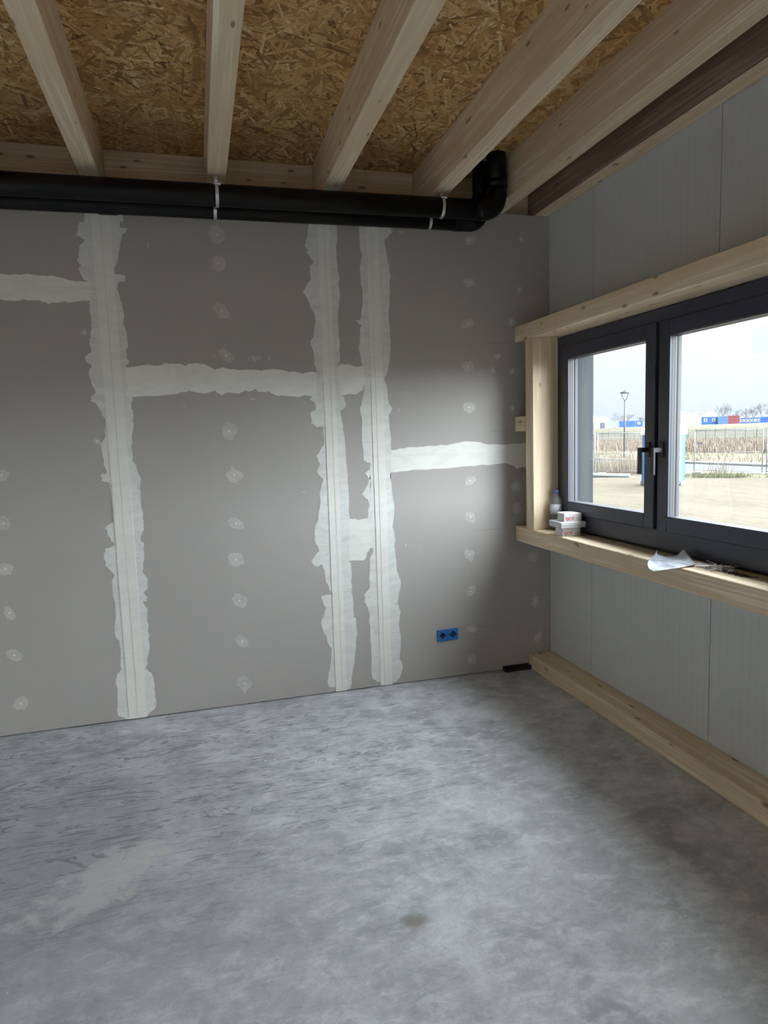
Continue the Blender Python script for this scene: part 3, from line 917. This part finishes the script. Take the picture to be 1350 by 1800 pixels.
# ================================================================== THINGS ON THE WINDOW SILL
ZS = 1.0045
CLEAR = bpy.data.materials.new('clear_plastic')
CLEAR.use_nodes = True
N, L = CLEAR.node_tree.nodes, CLEAR.node_tree.links
N.clear()
mo_ = N.new('ShaderNodeOutputMaterial'); tr_ = N.new('ShaderNodeBsdfTransparent'); tr_.inputs['Color'].default_value = (0.86, 0.87, 0.88, 1)
gl_ = N.new('ShaderNodeBsdfPrincipled'); gl_.inputs['Base Color'].default_value = (0.75, 0.77, 0.8, 1); gl_.inputs['Roughness'].default_value = 0.15
mx_ = N.new('ShaderNodeMixShader'); mx_.inputs[0].default_value = 0.16
L.new(tr_.outputs[0], mx_.inputs[1]); L.new(gl_.outputs[0], mx_.inputs[2]); L.new(mx_.outputs[0], mo_.inputs['Surface'])
LIQ = pmat('dark_liquid', (0.012, 0.013, 0.02), 0.2)
LBL = pmat('pale_bottle_label', (0.62, 0.65, 0.70), 0.5, noise=0.25, nscale=45)
CAPB = pmat('blue_cap', (0.10, 0.14, 0.42), 0.4)
bt = empty('plastic_bottle', (-0.126, -0.302, ZS), label='clear plastic bottle with blue cap and dark contents in the sill corner', cat='bottle')
MB().lathe([(0.030, 0), (0.037, 0.004), (0.0375, 0.085), (0.036, 0.095), (0.0375, 0.105), (0.0375, 0.175), (0.036, 0.19), (0.028, 0.208), (0.019, 0.222), (0.015, 0.230), (0.015, 0.240)], 24).build('body', CLEAR, bt, smooth=True)
MB().lathe([(0.029, 0.002), (0.0355, 0.006), (0.0358, 0.094)], 24).build('contents', LIQ, bt, smooth=True)
MB().lathe([(0.0383, 0.106), (0.0383, 0.166)], 24).build('label', LBL, bt, smooth=True)
MB().lathe([(0.0165, 0.236), (0.0165, 0.256), (0.0145, 0.259)], 20).build('cap', CAPB, bt, smooth=True)
MB().lathe([(0.0175, 0.228), (0.0175, 0.232)], 20).build('neck_ring', CLEAR, bt, smooth=True)

CARD = pmat('white_carton', (0.66, 0.66, 0.67), 0.55, noise=0.05, nscale=20)
CARDL = pmat('carton_lid_grey', (0.60, 0.61, 0.64), 0.5, noise=0.05, nscale=20)
REDP = pmat('red_print', (0.50, 0.035, 0.05), 0.6)
GREYP = pmat('grey_print', (0.30, 0.12, 0.13), 0.6)


def carton(label, corner, rz, wd, dp, h, text):
    """corner = the front left bottom corner; the box runs wd along its local x, dp along its local y"""
    root = empty('carton', corner, rz, label=label, cat='box')
    body = MB().box(0, wd, 0, dp, 0, h).build('body', CARD if text else CARDL, root, 0.0015)
    if text:
        MB().box(wd * 0.30, wd * 0.31, -0.0003, 0.001, h * 0.78, h * 0.99).build('tuck_slot', GREYP, root)
        cu = bpy.data.curves.new('lettering', 'FONT')
        cu.body = 'EJOT'
        cu.size = 0.026
        cu.extrude = 0.0003
        cu.offset = 0.0006
        ob = bpy.data.objects.new('lettering_curve', cu)
        COL.objects.link(ob)
        dg = bpy.context.evaluated_depsgraph_get()
        dg.update()
        me_ = bpy.data.meshes.new_from_object(ob.evaluated_get(dg))
        me_.materials.clear()
        bpy.data.objects.remove(ob, do_unlink=True)
        lt = link('lettering', me_, REDP, root)
        lt.rotation_euler = (math.pi / 2, 0, 0)
        lt.location = (wd * 0.07, -0.0004, h * 0.17)
        ml = MB()
        ml.box(wd * 0.68, wd * 0.95, -0.0003, 0.001, h * 0.24, h * 0.28).box(wd * 0.70, wd * 0.92, -0.0003, 0.001, h * 0.36, h * 0.39)
        ml.build('fine_print', GREYP, root)
    else:
        MB().box(-0.0012, wd + 0.0012, -0.0012, dp + 0.0012, h * 0.45, h + 0.0012).build('lid', CARDL, root, 0.0012)
    return root


carton('lower white carton with red EJOT lettering, bottom of the stack on the sill', (-0.240, -0.572, ZS), R(-7), 0.114, 0.108, 0.050, True)
carton('wide flat pale grey carton in the middle of the stack on the sill', (-0.2575, -0.588, ZS + 0.0505), R(-2), 0.160, 0.150, 0.0345, False)
carton('upper white carton with red EJOT lettering, top of the stack on the sill', (-0.222, -0.560, ZS + 0.087), R(-6), 0.112, 0.098, 0.049, True)

# curled sheet of paper, hanging over the front of the sill
PG = [[(-0.170,-1.340,1.039),(-0.200,-1.346,1.009),(-0.300,-1.439,1.005),(-0.350,-1.510,0.992),(-0.370,-1.568,0.991)],
[(-0.174,-1.343,1.020),(-0.230,-1.397,1.006),(-0.290,-1.467,1.001),(-0.335,-1.530,0.994),(-0.350,-1.577,0.992)],
[(-0.165,-1.400,1.012),(-0.200,-1.445,1.009),(-0.245,-1.505,1.0065),(-0.285,-1.567,1.006),(-0.310,-1.624,1.007)],
[(-0.140,-1.441,1.025),(-0.165,-1.483,1.021),(-0.195,-1.535,1.016),(-0.220,-1.580,1.012),(-0.235,-1.617,1.010)],
[(-0.120,-1.459,1.057),(-0.130,-1.494,1.044),(-0.145,-1.535,1.033),(-0.160,-1.575,1.022),(-0.175,-1.614,1.016)]]


def crom(ps, t_):
    n = len(ps) - 1
    x = min(max(t_ * n, 0), n - 1e-6)
    i = int(x)
    f_ = x - i
    p0, p1, p2, p3 = [Vector(ps[min(max(i + k, 0), n)]) for k in (-1, 0, 1, 2)]
    return 0.5 * ((2 * p1) + (p2 - p0) * f_ + (2 * p0 - 5 * p1 + 4 * p2 - p3) * f_ ** 2 + (3 * p1 - p0 - 3 * p2 + p3) * f_ ** 3)


mp = MB()
NU, NV = 25, 17
for layer in (0.0, 0.0012):
    for i in range(NU):
        row = [crom([PG[c][r_] for c in range(5)], i / (NU - 1)) for r_ in range(5)]
        for j in range(NV):
            p = crom(row, j / (NV - 1))
            mp.v.append((p.x, p.y, p.z + layer))
q0 = NU * NV
for i in range(NU - 1):
    for j in range(NV - 1):
        a = i * NV + j
        mp.f.append((a, a + 1, a + NV + 1, a + NV))
        mp.f.append((q0 + a, q0 + a + NV, q0 + a + NV + 1, q0 + a + 1))
for i in range(NU - 1):
    for j in (0, NV - 1):
        a, b_ = i * NV + j, (i + 1) * NV + j
        mp.f.append((a, b_, q0 + b_, q0 + a))
for j in range(NV - 1):
    for i in (0, NU - 1):
        a, b_ = i * NV + j, i * NV + j + 1
        mp.f.append((a, b_, q0 + b_, q0 + a))


def make_paper():
    mt, t, b, N, L = nodes('glossy_paper')
    tx = N.new('ShaderNodeTexCoord')
    f1 = noise(N, L, mapped(N, L, tx.outputs['Object'], (30, 8, 8), (0, 0, 0.7)), 1.0, 3)
    c = mixc(N, L, ramp(N, L, f1, [(0.46, 0.0), (0.60, 1.0)]), (0.60, 0.63, 0.70), (0.34, 0.355, 0.40))
    L.new(c, b.inputs['Base Color'])
    b.inputs['Roughness'].default_value = 0.35
    return mt


o = mp.build('curled_paper', make_paper(), None, smooth=True)
tag(o, 'curled glossy white sheet of paper hanging over the sill edge', 'paper')

# loose screws on the sill, right of the paper
SCR = pmat('zinc_screw', (0.72, 0.72, 0.73), 0.35, 0.35)
SCRD = pmat('black_screw', (0.02, 0.02, 0.022), 0.4, 0.3)


def screw_mesh(nm, ln):
    mb = MB()
    mb.tube([(0, 0, 0), (0.0035, 0, 0)], [0.0042, 0.0020], 7)
    mb.tube([(0.0035, 0, 0), (ln * 0.9, 0, 0), (ln, 0, 0)], [0.0017, 0.0017, 0.0004], 6)
    return mb.mesh(nm)


sm = [screw_mesh('zinc_screw', 0.048), screw_mesh('zinc_screw_long', 0.06)]
smd = screw_mesh('black_screw', 0.045)
random.seed(21)
for i in range(46):
    t_ = random.random()
    y = -1.63 - 0.145 * t_ + random.uniform(-.02, .02)
    x = -0.150 + random.uniform(-0.035, 0.022) + 0.02 * t_
    o = link('zinc_screw', sm[i % 2], SCR)
    o.location = (x, y, ZS + 0.0045 + random.uniform(0, 0.018) * (1 - abs(t_ - .5) * 1.2))
    o.rotation_euler = (random.uniform(0, 6), random.uniform(-0.25, 0.25), random.uniform(0, 6.28))
    tag(o, 'small bright zinc screw in the loose heap on the sill beside the paper', 'screw', 'zinc screws heaped on the sill')
for i in range(9):
    o = link('black_screw', smd, SCRD)
    o.location = (-0.165 + random.uniform(-0.012, 0.035), -1.74 - i * 0.018 + random.uniform(-.008, .008), ZS + 0.0045)
    o.rotation_euler = (0, 0, R(-60) + random.uniform(-.6, .6))
    tag(o, 'black screw lying on the sill right of the bright screws', 'screw', 'black screws on the sill')

# crumbs of plaster on the floor
CRUMB = pmat('plaster_crumb', (0.75, 0.74, 0.70), 0.8)
random.seed(5)
for x, y, lb in ((-1.52, -0.035, 'white plaster crumbs at the foot of the middle filled joint'), (-2.06, -0.80, 'thin white slivers of plaster lying on the concrete floor'),
                 (-2.98, -2.02, 'small dark and white crumb near the left picture edge on the floor'), (-0.36, -0.10, 'white crumb on the floor beside the black plastic profile')):
    mb = MB()
    for k in range(7):
        a, b_ = x + random.uniform(-.03, .03), y + random.uniform(-.015, .015)
        s_ = random.uniform(.003, .007)
        mb.box(a, a + s_ * 1.6, b_, b_ + s_, 0.0, s_ * .6)
    o = mb.build('plaster_crumb', CRUMB)
    tag(o, lb, 'crumbs', kind='stuff')

# ================================================================== OUTDOORS
ZG = -0.5


def ground_mat(name, c1, c2, c3, s1, s2, stretch=(1, 1, 1), bump=0.3):
    mt, t, b, N, L = nodes(name)
    tx = N.new('ShaderNodeTexCoord')
    P = mapped(N, L, tx.outputs['Object'], stretch)
    f1 = noise(N, L, P, s1, 6, 0.6, 0.4)
    f2 = noise(N, L, P, s2, 6, 0.7)
    c = mixc(N, L, ramp(N, L, f1, [(0.38, 0.0), (0.64, 1.0)]), c1, c2)
    c = mixc(N, L, ramp(N, L, f2, [(0.56, 0.0), (0.70, 0.8)]), c, c3)
    L.new(c, b.inputs['Base Color'])
    b.inputs['Roughness'].default_value = 0.95
    b.inputs['Specular IOR Level'].default_value = 0.1
    if bump:
        bp = N.new('ShaderNodeBump')
        bp.inputs['Strength'].default_value = bump
        bp.inputs['Distance'].default_value = 0.05
        L.new(f2, bp.inputs['Height'])
        L.new(bp.outputs[0], b.inputs['Normal'])
    return mt


SAND = ground_mat('sandy_ground', (0.101, 0.085, 0.064), (0.084, 0.069, 0.050), (0.045, 0.036, 0.025), 0.35, 1.6, (2.6, 0.8, 1), 0.9)
VERGE = ground_mat('grass_verge', (0.106, 0.101, 0.058), (0.136, 0.116, 0.077), (0.077, 0.080, 0.039), 0.8, 4.0)
FIELD = ground_mat('dry_field', (0.140, 0.114, 0.082), (0.116, 0.099, 0.066), (0.092, 0.084, 0.048), 0.12, 1.2, (1, .6, 1))
MOUND = ground_mat('mound_grass', (0.080, 0.073, 0.050), (0.091, 0.080, 0.056), (0.058, 0.056, 0.036), 0.06, 0.8)
ASPH = ground_mat('asphalt_road', (0.078, 0.079, 0.083), (0.090, 0.091, 0.095), (0.066, 0.067, 0.072), 0.4, 6.0, bump=0.05)
PAVE = ground_mat('pale_pavement', (0.132, 0.130, 0.128), (0.143, 0.141, 0.139), (0.120, 0.118, 0.116), 0.5, 5.0, bump=0.05)


def strip_ground(name, label, mat, prof, y0, y1, ny=40, rough=0.0, seed=1):
    """land strip running parallel to the building; prof = (X, Z) stations"""
    rnd = random.Random(seed)
    mb = MB()
    n = len(prof)
    for i in range(ny + 1):
        y = y0 + (y1 - y0) * i / ny
        for j, (x, z) in enumerate(prof):
            dz = rnd.uniform(-rough, rough) if 0 < j < n - 1 else 0
            mb.v.append((x, y, z + dz))
    for i in range(ny):
        for j in range(n - 1):
            a = i * n + j
            mb.f.append((a, a + 1, a + n + 1, a + n))
    o = mb.build(name, mat, None, smooth=True)
    return tag(o, label, kind='structure')


strip_ground('ground', 'bare trampled sandy building ground outside the window', SAND, [(0.142 + 20.0 * k / 24, ZG) for k in range(25)], -120, 260, 120, 0.02)
strip_ground('ground_verge', 'narrow grass verge beside the road', VERGE, [(20.1, ZG), (20.9, ZG + 0.03), (21.8, ZG)], -120, 260, 120, 0.03, 2)
strip_ground('road', 'grey asphalt road beyond the site fence', ASPH, [(21.8, ZG + 0.005), (26.3, ZG + 0.005)], -200, 400)
strip_ground('pavement', 'pale paved strip on the far side of the road', PAVE, [(26.3, ZG + 0.005), (26.3, ZG + 0.08), (27.6, ZG + 0.08)], -200, 400)
strip_ground('field', 'flat field of dry brown grass beyond the road', FIELD, [(27.6, ZG + 0.08), (29, ZG - 0.02), (40, ZG - 0.05), (60, ZG - 0.1), (97, ZG - 0.2)], -200, 600, 80, 0.06, 3)
strip_ground('mound', 'low green grassy mound behind the far fence', MOUND, [(97, ZG - 0.2), (103, 0.4), (110, 1.4), (118, 2.0), (126, 2.25), (150, 2.35), (260, 2.4), (700, 2.4)], -300, 900, 60, 0.25, 4)

# ---- tall dry grass
DRY = pmat('dry_grass_blade', (0.211, 0.176, 0.126), 0.9)
DRY2 = pmat('rust_grass_blade', (0.181, 0.137, 0.102), 0.9)
GRN = pmat('green_grass_blade', (0.123, 0.123, 0.065), 0.9)


def blades(name, label, mat, n, spot, h0, h1, w0, seed):
    rnd = random.Random(seed)
    mb = MB()
    for i in range(n):
        x, y, z = spot(rnd)
        h = rnd.uniform(h0, h1)
        a = rnd.uniform(0, math.pi)
        lx, ly = rnd.uniform(-.35, .35) * h, rnd.uniform(-.35, .35) * h
        ww = w0 * rnd.uniform(.6, 1.3)
        b = len(mb.v)
        dx, dy = math.cos(a) * ww, math.sin(a) * ww
        mb.v += [(x - dx, y - dy, z - 0.03), (x + dx, y + dy, z - 0.03), (x + lx, y + ly, z + h)]
        mb.f.append((b, b + 1, b + 2))
    me = mb.mesh(name)
    o = link(name, me, mat)
    return tag(o, label, 'grass', kind='stuff')


def in_field(x0, x1):
    def f(rnd):
        x = x0 + (x1 - x0) * rnd.random() ** 1.3
        t0, t1 = math.tan(R(28)), math.tan(R(50))
        y = rnd.uniform((x - CAM.x) / t1, (x - CAM.x) / t0) + CAM.y
        return x, y, ZG - 0.05
    return f


blades('dry_grass', 'tall rust brown dry grass covering the field beyond the road', DRY2, 16000, in_field(40, 84), 0.35, 0.8, 0.05, 1)
blades('pale_grass', 'pale straw coloured grass at the near edge of the field', DRY, 7000, in_field(28.5, 46), 0.15, 0.4, 0.03, 2)


def near_tuft(rnd):
    az = rnd.uniform(30.0, 37.6)
    d = rnd.uniform(34.5, 39.0)
    p = polar(az, d)
    return p.x, p.y, ZG


blades('reed_grass', 'tall straw coloured grass clump behind the mobile fence, left of the toilet cabin', DRY, 3200, near_tuft, 0.35, 0.95, 0.014, 3)


def verge_tuft(rnd):
    az = rnd.choice([rnd.uniform(40.6, 44.0), rnd.uniform(38, 48)])
    d = rnd.uniform(31.5, 33.6)
    p = polar(az, d)
    return p.x, p.y, ZG


blades('verge_grass', 'short green grass along the foot of the mobile fence', GRN, 2600, verge_tuft, 0.05, 0.16, 0.015, 4)


def verge_reed(rnd):
    p = polar(rnd.gauss(42.2, 0.5), rnd.uniform(32.5, 34.0))
    return p.x, p.y, ZG


blades('reed_stalk', 'few thin leaning dry stalks at the mobile fence right of the toilet cabin', DRY, 60, verge_reed, 0.4, 1.0, 0.012, 5)

# ---- portable toilet cabin, standing corner towards the window, leaning a little
TB = pmat('toilet_blue', (0.042, 0.175, 0.350), 0.4)
TW = pmat('toilet_white', (0.78, 0.79, 0.80), 0.4)
TG = pmat('toilet_grey', (0.132, 0.138, 0.150), 0.6)
tp = polar(38.27, 27.45, ZG)
toi = empty('portable_toilet', tp, R(-38.3 + 45), label='blue and white portable toilet cabin on the sandy ground', cat='toilet cabin')
toi.rotation_euler = (R(-1.2), R(1.8), R(-38.3 + 45))
hw = 0.535
MB().box(-hw + .03, hw - .03, -hw + .03, hw - .03, 0.12, 2.02).build('cabin_wall', TW, toi)
for sx_ in (-1, 1):
    for sy_ in (-1, 1):
        cb = MB()
        x0, x1 = sorted((sx_ * hw, sx_ * (hw - .20)))
        y0, y1 = sorted((sy_ * hw, sy_ * (hw - .20)))
        cb.box(x0, x1, sy_ * hw, sy_ * (hw - .04), 0.10, 1.93).box(sx_ * hw, sx_ * (hw - .04), y0, y1, 0.10, 1.93)
        cb.build('corner_panel', TB, toi)
        MB().box(sx_ * (hw + .03), sx_ * (hw - .22), sy_ * (hw + .03), sy_ * (hw - .22), 0.0, 0.16).build('foot', TG, toi, 0.01)
MB().box(-hw - .01, hw + .01, -hw - .01, hw + .01, 0.06, 0.13).build('base_frame', TG, toi)
rf = MB()
prof = [(hw + .04, 1.92), (hw + .05, 2.02), (hw + .02, 2.14), (hw * .75, 2.24), (hw * .4, 2.29)]
for s_, z in prof:
    rf.v += [(-s_, -s_, z), (s_, -s_, z), (s_, s_, z), (-s_, s_, z)]
for i in range(len(prof) - 1):
    for k in range(4):
        rf.f.append((i * 4 + k, i * 4 + (k + 1) % 4, i * 4 + 4 + (k + 1) % 4, i * 4 + 4 + k))
rf.f += [(3, 2, 1, 0), tuple(len(rf.v) - 4 + k for k in range(4))]
rf.build('roof', TW, toi)
dr = MB().box(-.32, .32, -hw - .012, -hw + .035, 0.15, 1.95).build('door', TW, toi, 0.006)
MB().box(.20, .30, -hw - .035, -hw - .01, 0.98, 1.10).build('door_latch', TG, dr)
for z in (0.45, 1.6):
    MB().box(-.335, -.28, -hw - .03, -hw - .01, z, z + .1).build('hinge', TG, dr)
MB().box(hw - .02, hw + .01, -.30, .30, 1.62, 1.86).build('vent_grille', TG, toi)

# ---- mobile site fence
ZINC = pmat('zinc_fence_tube', (0.200, 0.208, 0.219), 0.45, 0.4)
WIRE = pmat('zinc_fence_wire', (0.275, 0.286, 0.303), 0.5, 0.3)
CONB = pmat('concrete_foot', (0.36, 0.35, 0.34), 0.9)


def fence_panel(label, a, b_):
    a, b_ = Vector((a[0], a[1], ZG)), Vector((b_[0], b_[1], ZG))
    d = b_ - a
    ln = d.length
    root = empty('site_fence_panel', a, math.atan2(d.y, d.x), label=label, cat='fence panel', group='mobile site fence panels')
    for x in (0.04, ln - 0.04):
        MB().tube([(x, 0, 0.03), (x, 0, 2.02)], 0.022, 8).build('post', ZINC, root, smooth=True)
        MB().box(*((0.0, 0.45) if x < 1 else (ln - 0.45, ln)), -0.11, 0.11, 0.0, 0.11).build('foot_block', CONB, root, 0.02)
    for z in (0.16, 1.02, 2.0):
        MB().tube([(0.04, 0, z), (ln - 0.04, 0, z)], 0.020 if z > 1.5 else 0.012, 8).build('rail', ZINC, root, smooth=True)
    wm = MB()
    k = 0.10
    while k < ln - 0.05:
        wm.box(k - .0025, k + .0025, -.0025, .0025, 0.16, 2.0)
        k += 0.10
    z = 0.26
    while z < 1.98:
        wm.box(0.04, ln - .04, -.0025, .0025, z - .0025, z + .0025)
        z += 0.22
    tag(wm.build('wire_mesh', WIRE, root), kind='stuff')
    return root


def bear(az, d):
    p = polar(az, d)
    return p.x, p.y


fence_panel('zinc mesh fence panel at the left edge of the window view', bear(27.6, 33.6), bear(33.15, 34.0))
fp = fence_panel('zinc mesh fence panel in front of the straw grass, left of the toilet cabin', bear(33.25, 34.0), bear(38.9, 34.6))
MB().box(0.38, 0.62, -0.03, -0.01, 1.35, 1.41).build('name_tag', pmat('tag_grey', (0.140, 0.144, 0.152), 0.5), fp)
for c in fp.children:
    if c.name.startswith('name_tag'):
        c.rotation_euler = (0, R(42), 0)
        c.location = (-0.85, 0, 0.75)
fq = fence_panel('zinc mesh fence panel right of the toilet cabin, before the road', bear(40.45, 34.4), bear(45.20, 33.2))
MB().box(0.20, 0.46, -0.03, -0.01, 1.38, 1.45).build('name_tag', pmat('tag_grey2', (0.140, 0.144, 0.152), 0.5), fq)
fence_panel('zinc mesh fence panel at the right edge of the window view', bear(45.35, 33.2), bear(51.2, 32.6))

# ---- pale plastic tube on the ground
a, b_ = polar(30.0, 32.8, ZG + 0.09), polar(35.80, 32.1, ZG + 0.09)
o = MB().tube([a, b_], 0.085, 16).build('plastic_tube', pmat('pale_tube', (0.140, 0.161, 0.175), 0.5), None, smooth=True)
tag(o, 'pale grey plastic tube lying on the sand before the fence', 'tube')

# ---- street lamp
LMP = pmat('lamp_grey', (0.055, 0.06, 0.07), 0.5)
lp = polar(35.38, 56.0, ZG - 0.05)
sl_ = empty('street_lamp', lp, 0, label='slim grey street lamp with open ring head beyond the road', cat='street lamp')
H = 5.15
MB().tube([(0, 0, 0), (0, 0, H * .45), (0, 0, H - .62)], [.085, .065, .05], 10).build('pole', LMP, sl_, smooth=True)
MB().tube([(0, 0, 0), (0, 0, .5)], .10, 10).build('pole_base', LMP, sl_, smooth=True)
ux = Vector((math.cos(R(35.4)), -math.sin(R(35.4)), 0))
for s_ in (-1, 1):
    MB().tube([ux * 0.02 * s_ + Vector((0, 0, H - .66)), ux * .14 * s_ + Vector((0, 0, H - .52)), ux * .22 * s_ + Vector((0, 0, H - .25)), ux * .24 * s_ + Vector((0, 0, H - .08))], .028, 6).build('lamp_arm', LMP, sl_, smooth=True)
MB().lathe([(.36, H - .10), (.38, H - .06), (.34, H), (.2, H + .03)], 20).build('lamp_head', LMP, sl_, smooth=True)
MB().lathe([(.10, H + .03), (.11, H + .10), (.05, H + .13)], 12).build('photo_cell', LMP, sl_, smooth=True)

# ---- dark railing fence at the back of the field
FEN = pmat('far_fence_grey', (0.119, 0.126, 0.147), 0.6)
XF, ZF = 87.0, ZG - 0.2
ff = empty('field_fence', (XF, 110, ZF), 0, label='long dark grey mesh fence with posts at the back of the field', cat='fence')
pm = MB().box(-.05, .05, -.06, .06, 0, 2.15).mesh('post')
y = -40.0
fr_ = random.Random(9)
while y < 48:
    link('post', pm, FEN, ff, (0, y, fr_.uniform(-.02, .06)))
    y += 2.3
wm = MB()
for k in range(660):
    yy = -40 + k * 0.1333
    wm.box(-.004, .004, yy - .009, yy + .009, .05, 2.0)
for z in (0.1, 0.5, 1.0, 1.5, 1.98):
    wm.box(-.006, .006, -40, 48, z - .012, z + .012)
tag(wm.build('wire_mesh', FEN, ff), kind='stuff')

# ---- containers and halls behind the mound
def cmat(n, c):
    return pmat(n, c, 0.55, noise=0.06, nscale=0.6)


CB, CLB, CRD, CDB, CGR = cmat('container_blue', (0.045, 0.12, 0.33)), cmat('container_light_blue', (0.10, 0.20, 0.36)), cmat('container_red', (0.26, 0.075, 0.08)), cmat('container_cobalt', (0.05, 0.13, 0.45)), cmat('container_grey', (0.30, 0.33, 0.36))
WHT = cmat('hall_white', (0.72, 0.73, 0.74))
WPA = cmat('far_window_pale', (0.65, 0.68, 0.72))
DRK = cmat('far_dark', (0.12, 0.13, 0.15))
ZM = 2.36


def container(label, az0, az1, d, h, mat, wins=0, zb=0.0, ribs=14):
    a, b_ = polar(az0, d, ZM + zb), polar(az1, d, ZM + zb)
    v = b_ - a
    ln = v.length
    root = empty('container', a, math.atan2(v.y, v.x), label=label, cat='container')
    body = MB().box(0, ln, 0, 2.4, 0.1, h - .05).build('body', mat, root)
    MB().box(-.03, ln + .03, -.04, 2.44, h - .12, h).build('roof_rail', mat, root)
    MB().box(-.03, ln + .03, -.04, 2.44, 0, .14).build('floor_rail', mat, root)
    for x in (0, ln):
        MB().box(x - .07, x + .07, -.05, .08, 0, h).build('corner_post', mat, root)
    if wins:
        for k in range(wins):
            x = ln * (k + .5) / wins
            wf = MB().box(x - .55, x + .55, -.05, .02, h * .40, h * .80).build('window', WPA, root)
            MB().box(x - .36, x + .36, -.06, -.045, h * .46, h * .74).build('pane', DRK, wf)
    else:
        rb = MB()
        n = int(ln / .45)
        for k in range(1, n):
            rb.box(ln * k / n - .08, ln * k / n + .08, -.025, .0, .14, h - .12)
        rb.build('corrugation', mat, root)
    return root


container('dull grey container behind the mound, left of the cobalt one', 34.25, 34.94, 300, 2.7, CGR, 0, 0.6)
container('cobalt blue container behind the mound, left of the toilet cabin', 34.98, 36.15, 300, 2.5, CDB, 0, 0.6)
container('small blue office container with white window, right end of the left row', 36.20, 36.70, 300, 2.4, CB, 1, 0.6)
container('blue container with pale windows, beside the white tent hall', 40.96, 42.08, 300, 3.0, CB, 2, 0.5)
container('light blue container, second of the right row on the mound', 42.10, 42.76, 299, 3.0, CLB, 0, 0.5)
container('red container between the blue ones on the mound', 42.80, 43.54, 300, 3.2, CRD, 0, 0.5)
container('long dark blue office container with row of white windows', 43.60, 44.86, 301, 2.6, CB, 5, 0.0)
container('bright cobalt container at the right window edge', 44.92, 46.6, 270, 3.4, CDB, 0, -1.0)


def hall(label, az0, az1, d, h0, h1, deep, doors=0):
    a, b_ = polar(az0, d, ZM), polar(az1, d, ZM)
    v = b_ - a
    ln = v.length
    root = empty('hall', a, math.atan2(v.y, v.x), label=label, cat='building')
    MB().box(0, ln, 0, deep, 0, h0).build('wall', WHT, root)
    rf = MB()
    n = 10
    for k in range(n + 1):
        t_ = k / n
        z = h0 + (h1 - h0) * math.sin(math.pi * t_) ** .8
        x = -.2 + (ln + .4) * t_
        rf.v += [(x, -.3, z), (x, deep + .3, z), (x, -.3, h0 - .2), (x, deep + .3, h0 - .2)]
    for k in range(n):
        q = 4 * k
        rf.f += [(q, q + 4, q + 5, q + 1), (q + 2, q + 3, q + 7, q + 6), (q, q + 2, q + 6, q + 4), (q + 1, q + 5, q + 7, q + 3)]
    rf.f += [(0, 1, 3, 2), (4 * n, 4 * n + 2, 4 * n + 3, 4 * n + 1)]
    rf.build('roof', WHT, root)
    for k in range(doors):
        x = ln * (k + .6) / (doors + .2)
        MB().box(x - 1.2, x + 1.2, -.08, .05, 0, 3.4).build('gate', DRK, root)
    return root


hall('white hall with low curved roof behind the mound at the left', 31.4, 34.2, 350, 5.6, 6.6, 20, 3)
hall('large white tent hall behind the toilet cabin', 37.6, 40.95, 340, 4.6, 7.2, 25)
hall('small white tent hall roof behind the blue containers', 41.1, 42.0, 430, 6.0, 8.4, 20)

# ---- bare trees on the skyline
BARK = pmat('bare_bark', (0.13, 0.13, 0.135), 0.9)


def bare_tree(label, az, d, h, spread, seed, z=None):
    rnd = random.Random(seed)
    p = polar(az, d, ZM if z is None else z)
    root = empty('bare_tree', p, rnd.uniform(0, 6), label=label, cat='tree', group='bare trees on the skyline')
    tr = MB()
    br = MB()
    def grow(base, dr_, ln, rad, depth):
        q = base + dr_ * ln
        mid = base + dr_ * ln * .5 + Vector((rnd.uniform(-1, 1), rnd.uniform(-1, 1), 0)) * ln * .06
        (tr if depth == 0 else br).tube([base, mid, q], [rad, rad * .85, rad * .7], 3, False)
        if depth >= 6:
            return
        for k in range(3 if depth < 3 else 2):
            nd = (dr_ + Vector((rnd.uniform(-1, 1), rnd.uniform(-1, 1), rnd.uniform(-.25, .6))) * spread).normalized()
            grow(base + dr_ * ln * rnd.uniform(.55, 1.0), nd, ln * rnd.uniform(.62, .82), max(rad * .6, .035), depth + 1)
    grow(Vector((0, 0, 0)), Vector((0, 0, 1)), h * .30, h * .018, 0)
    tr.build('trunk', BARK, root)
    br.build('branches', BARK, root)
    return root


TRL = [('wide bare tree behind the cobalt container, left of the lamp post', 34.75, 400, 11.0, .85),
       ('bare tree at the lamp post on the skyline', 35.5, 410, 11.5, .8),
       ('bare tree right of the lamp post, small one', 36.5, 420, 9.0, .75),
       ('bare tree above the white hall at the left', 33.6, 430, 8.0, .8),
       ('bare tree right above the toilet cabin roof', 39.9, 430, 12.0, .8),
       ('low bare tree behind the large white tent hall', 40.6, 475, 11.0, .85),
       ('bare tree above the light blue container', 42.3, 420, 13.0, .8),
       ('bare tree above the left end of the red container', 42.75, 410, 13.5, .75),
       ('bare tree above the right end of the red container', 43.3, 450, 12.0, .8),
       ('bare tree above the left part of the office container', 43.9, 420, 12.5, .8),
       ('bare tree above the right part of the office container', 44.45, 430, 13.0, .8),
       ('tall bare tree at the right edge of the window view', 45.0, 390, 13.5, .8),
       ('rightmost bare tree of the skyline row', 45.6, 400, 12.0, .8)]
for i, (lb, az, d, h, sp_) in enumerate(TRL):
    bare_tree(lb, az, d, h, sp_, 40 + i)
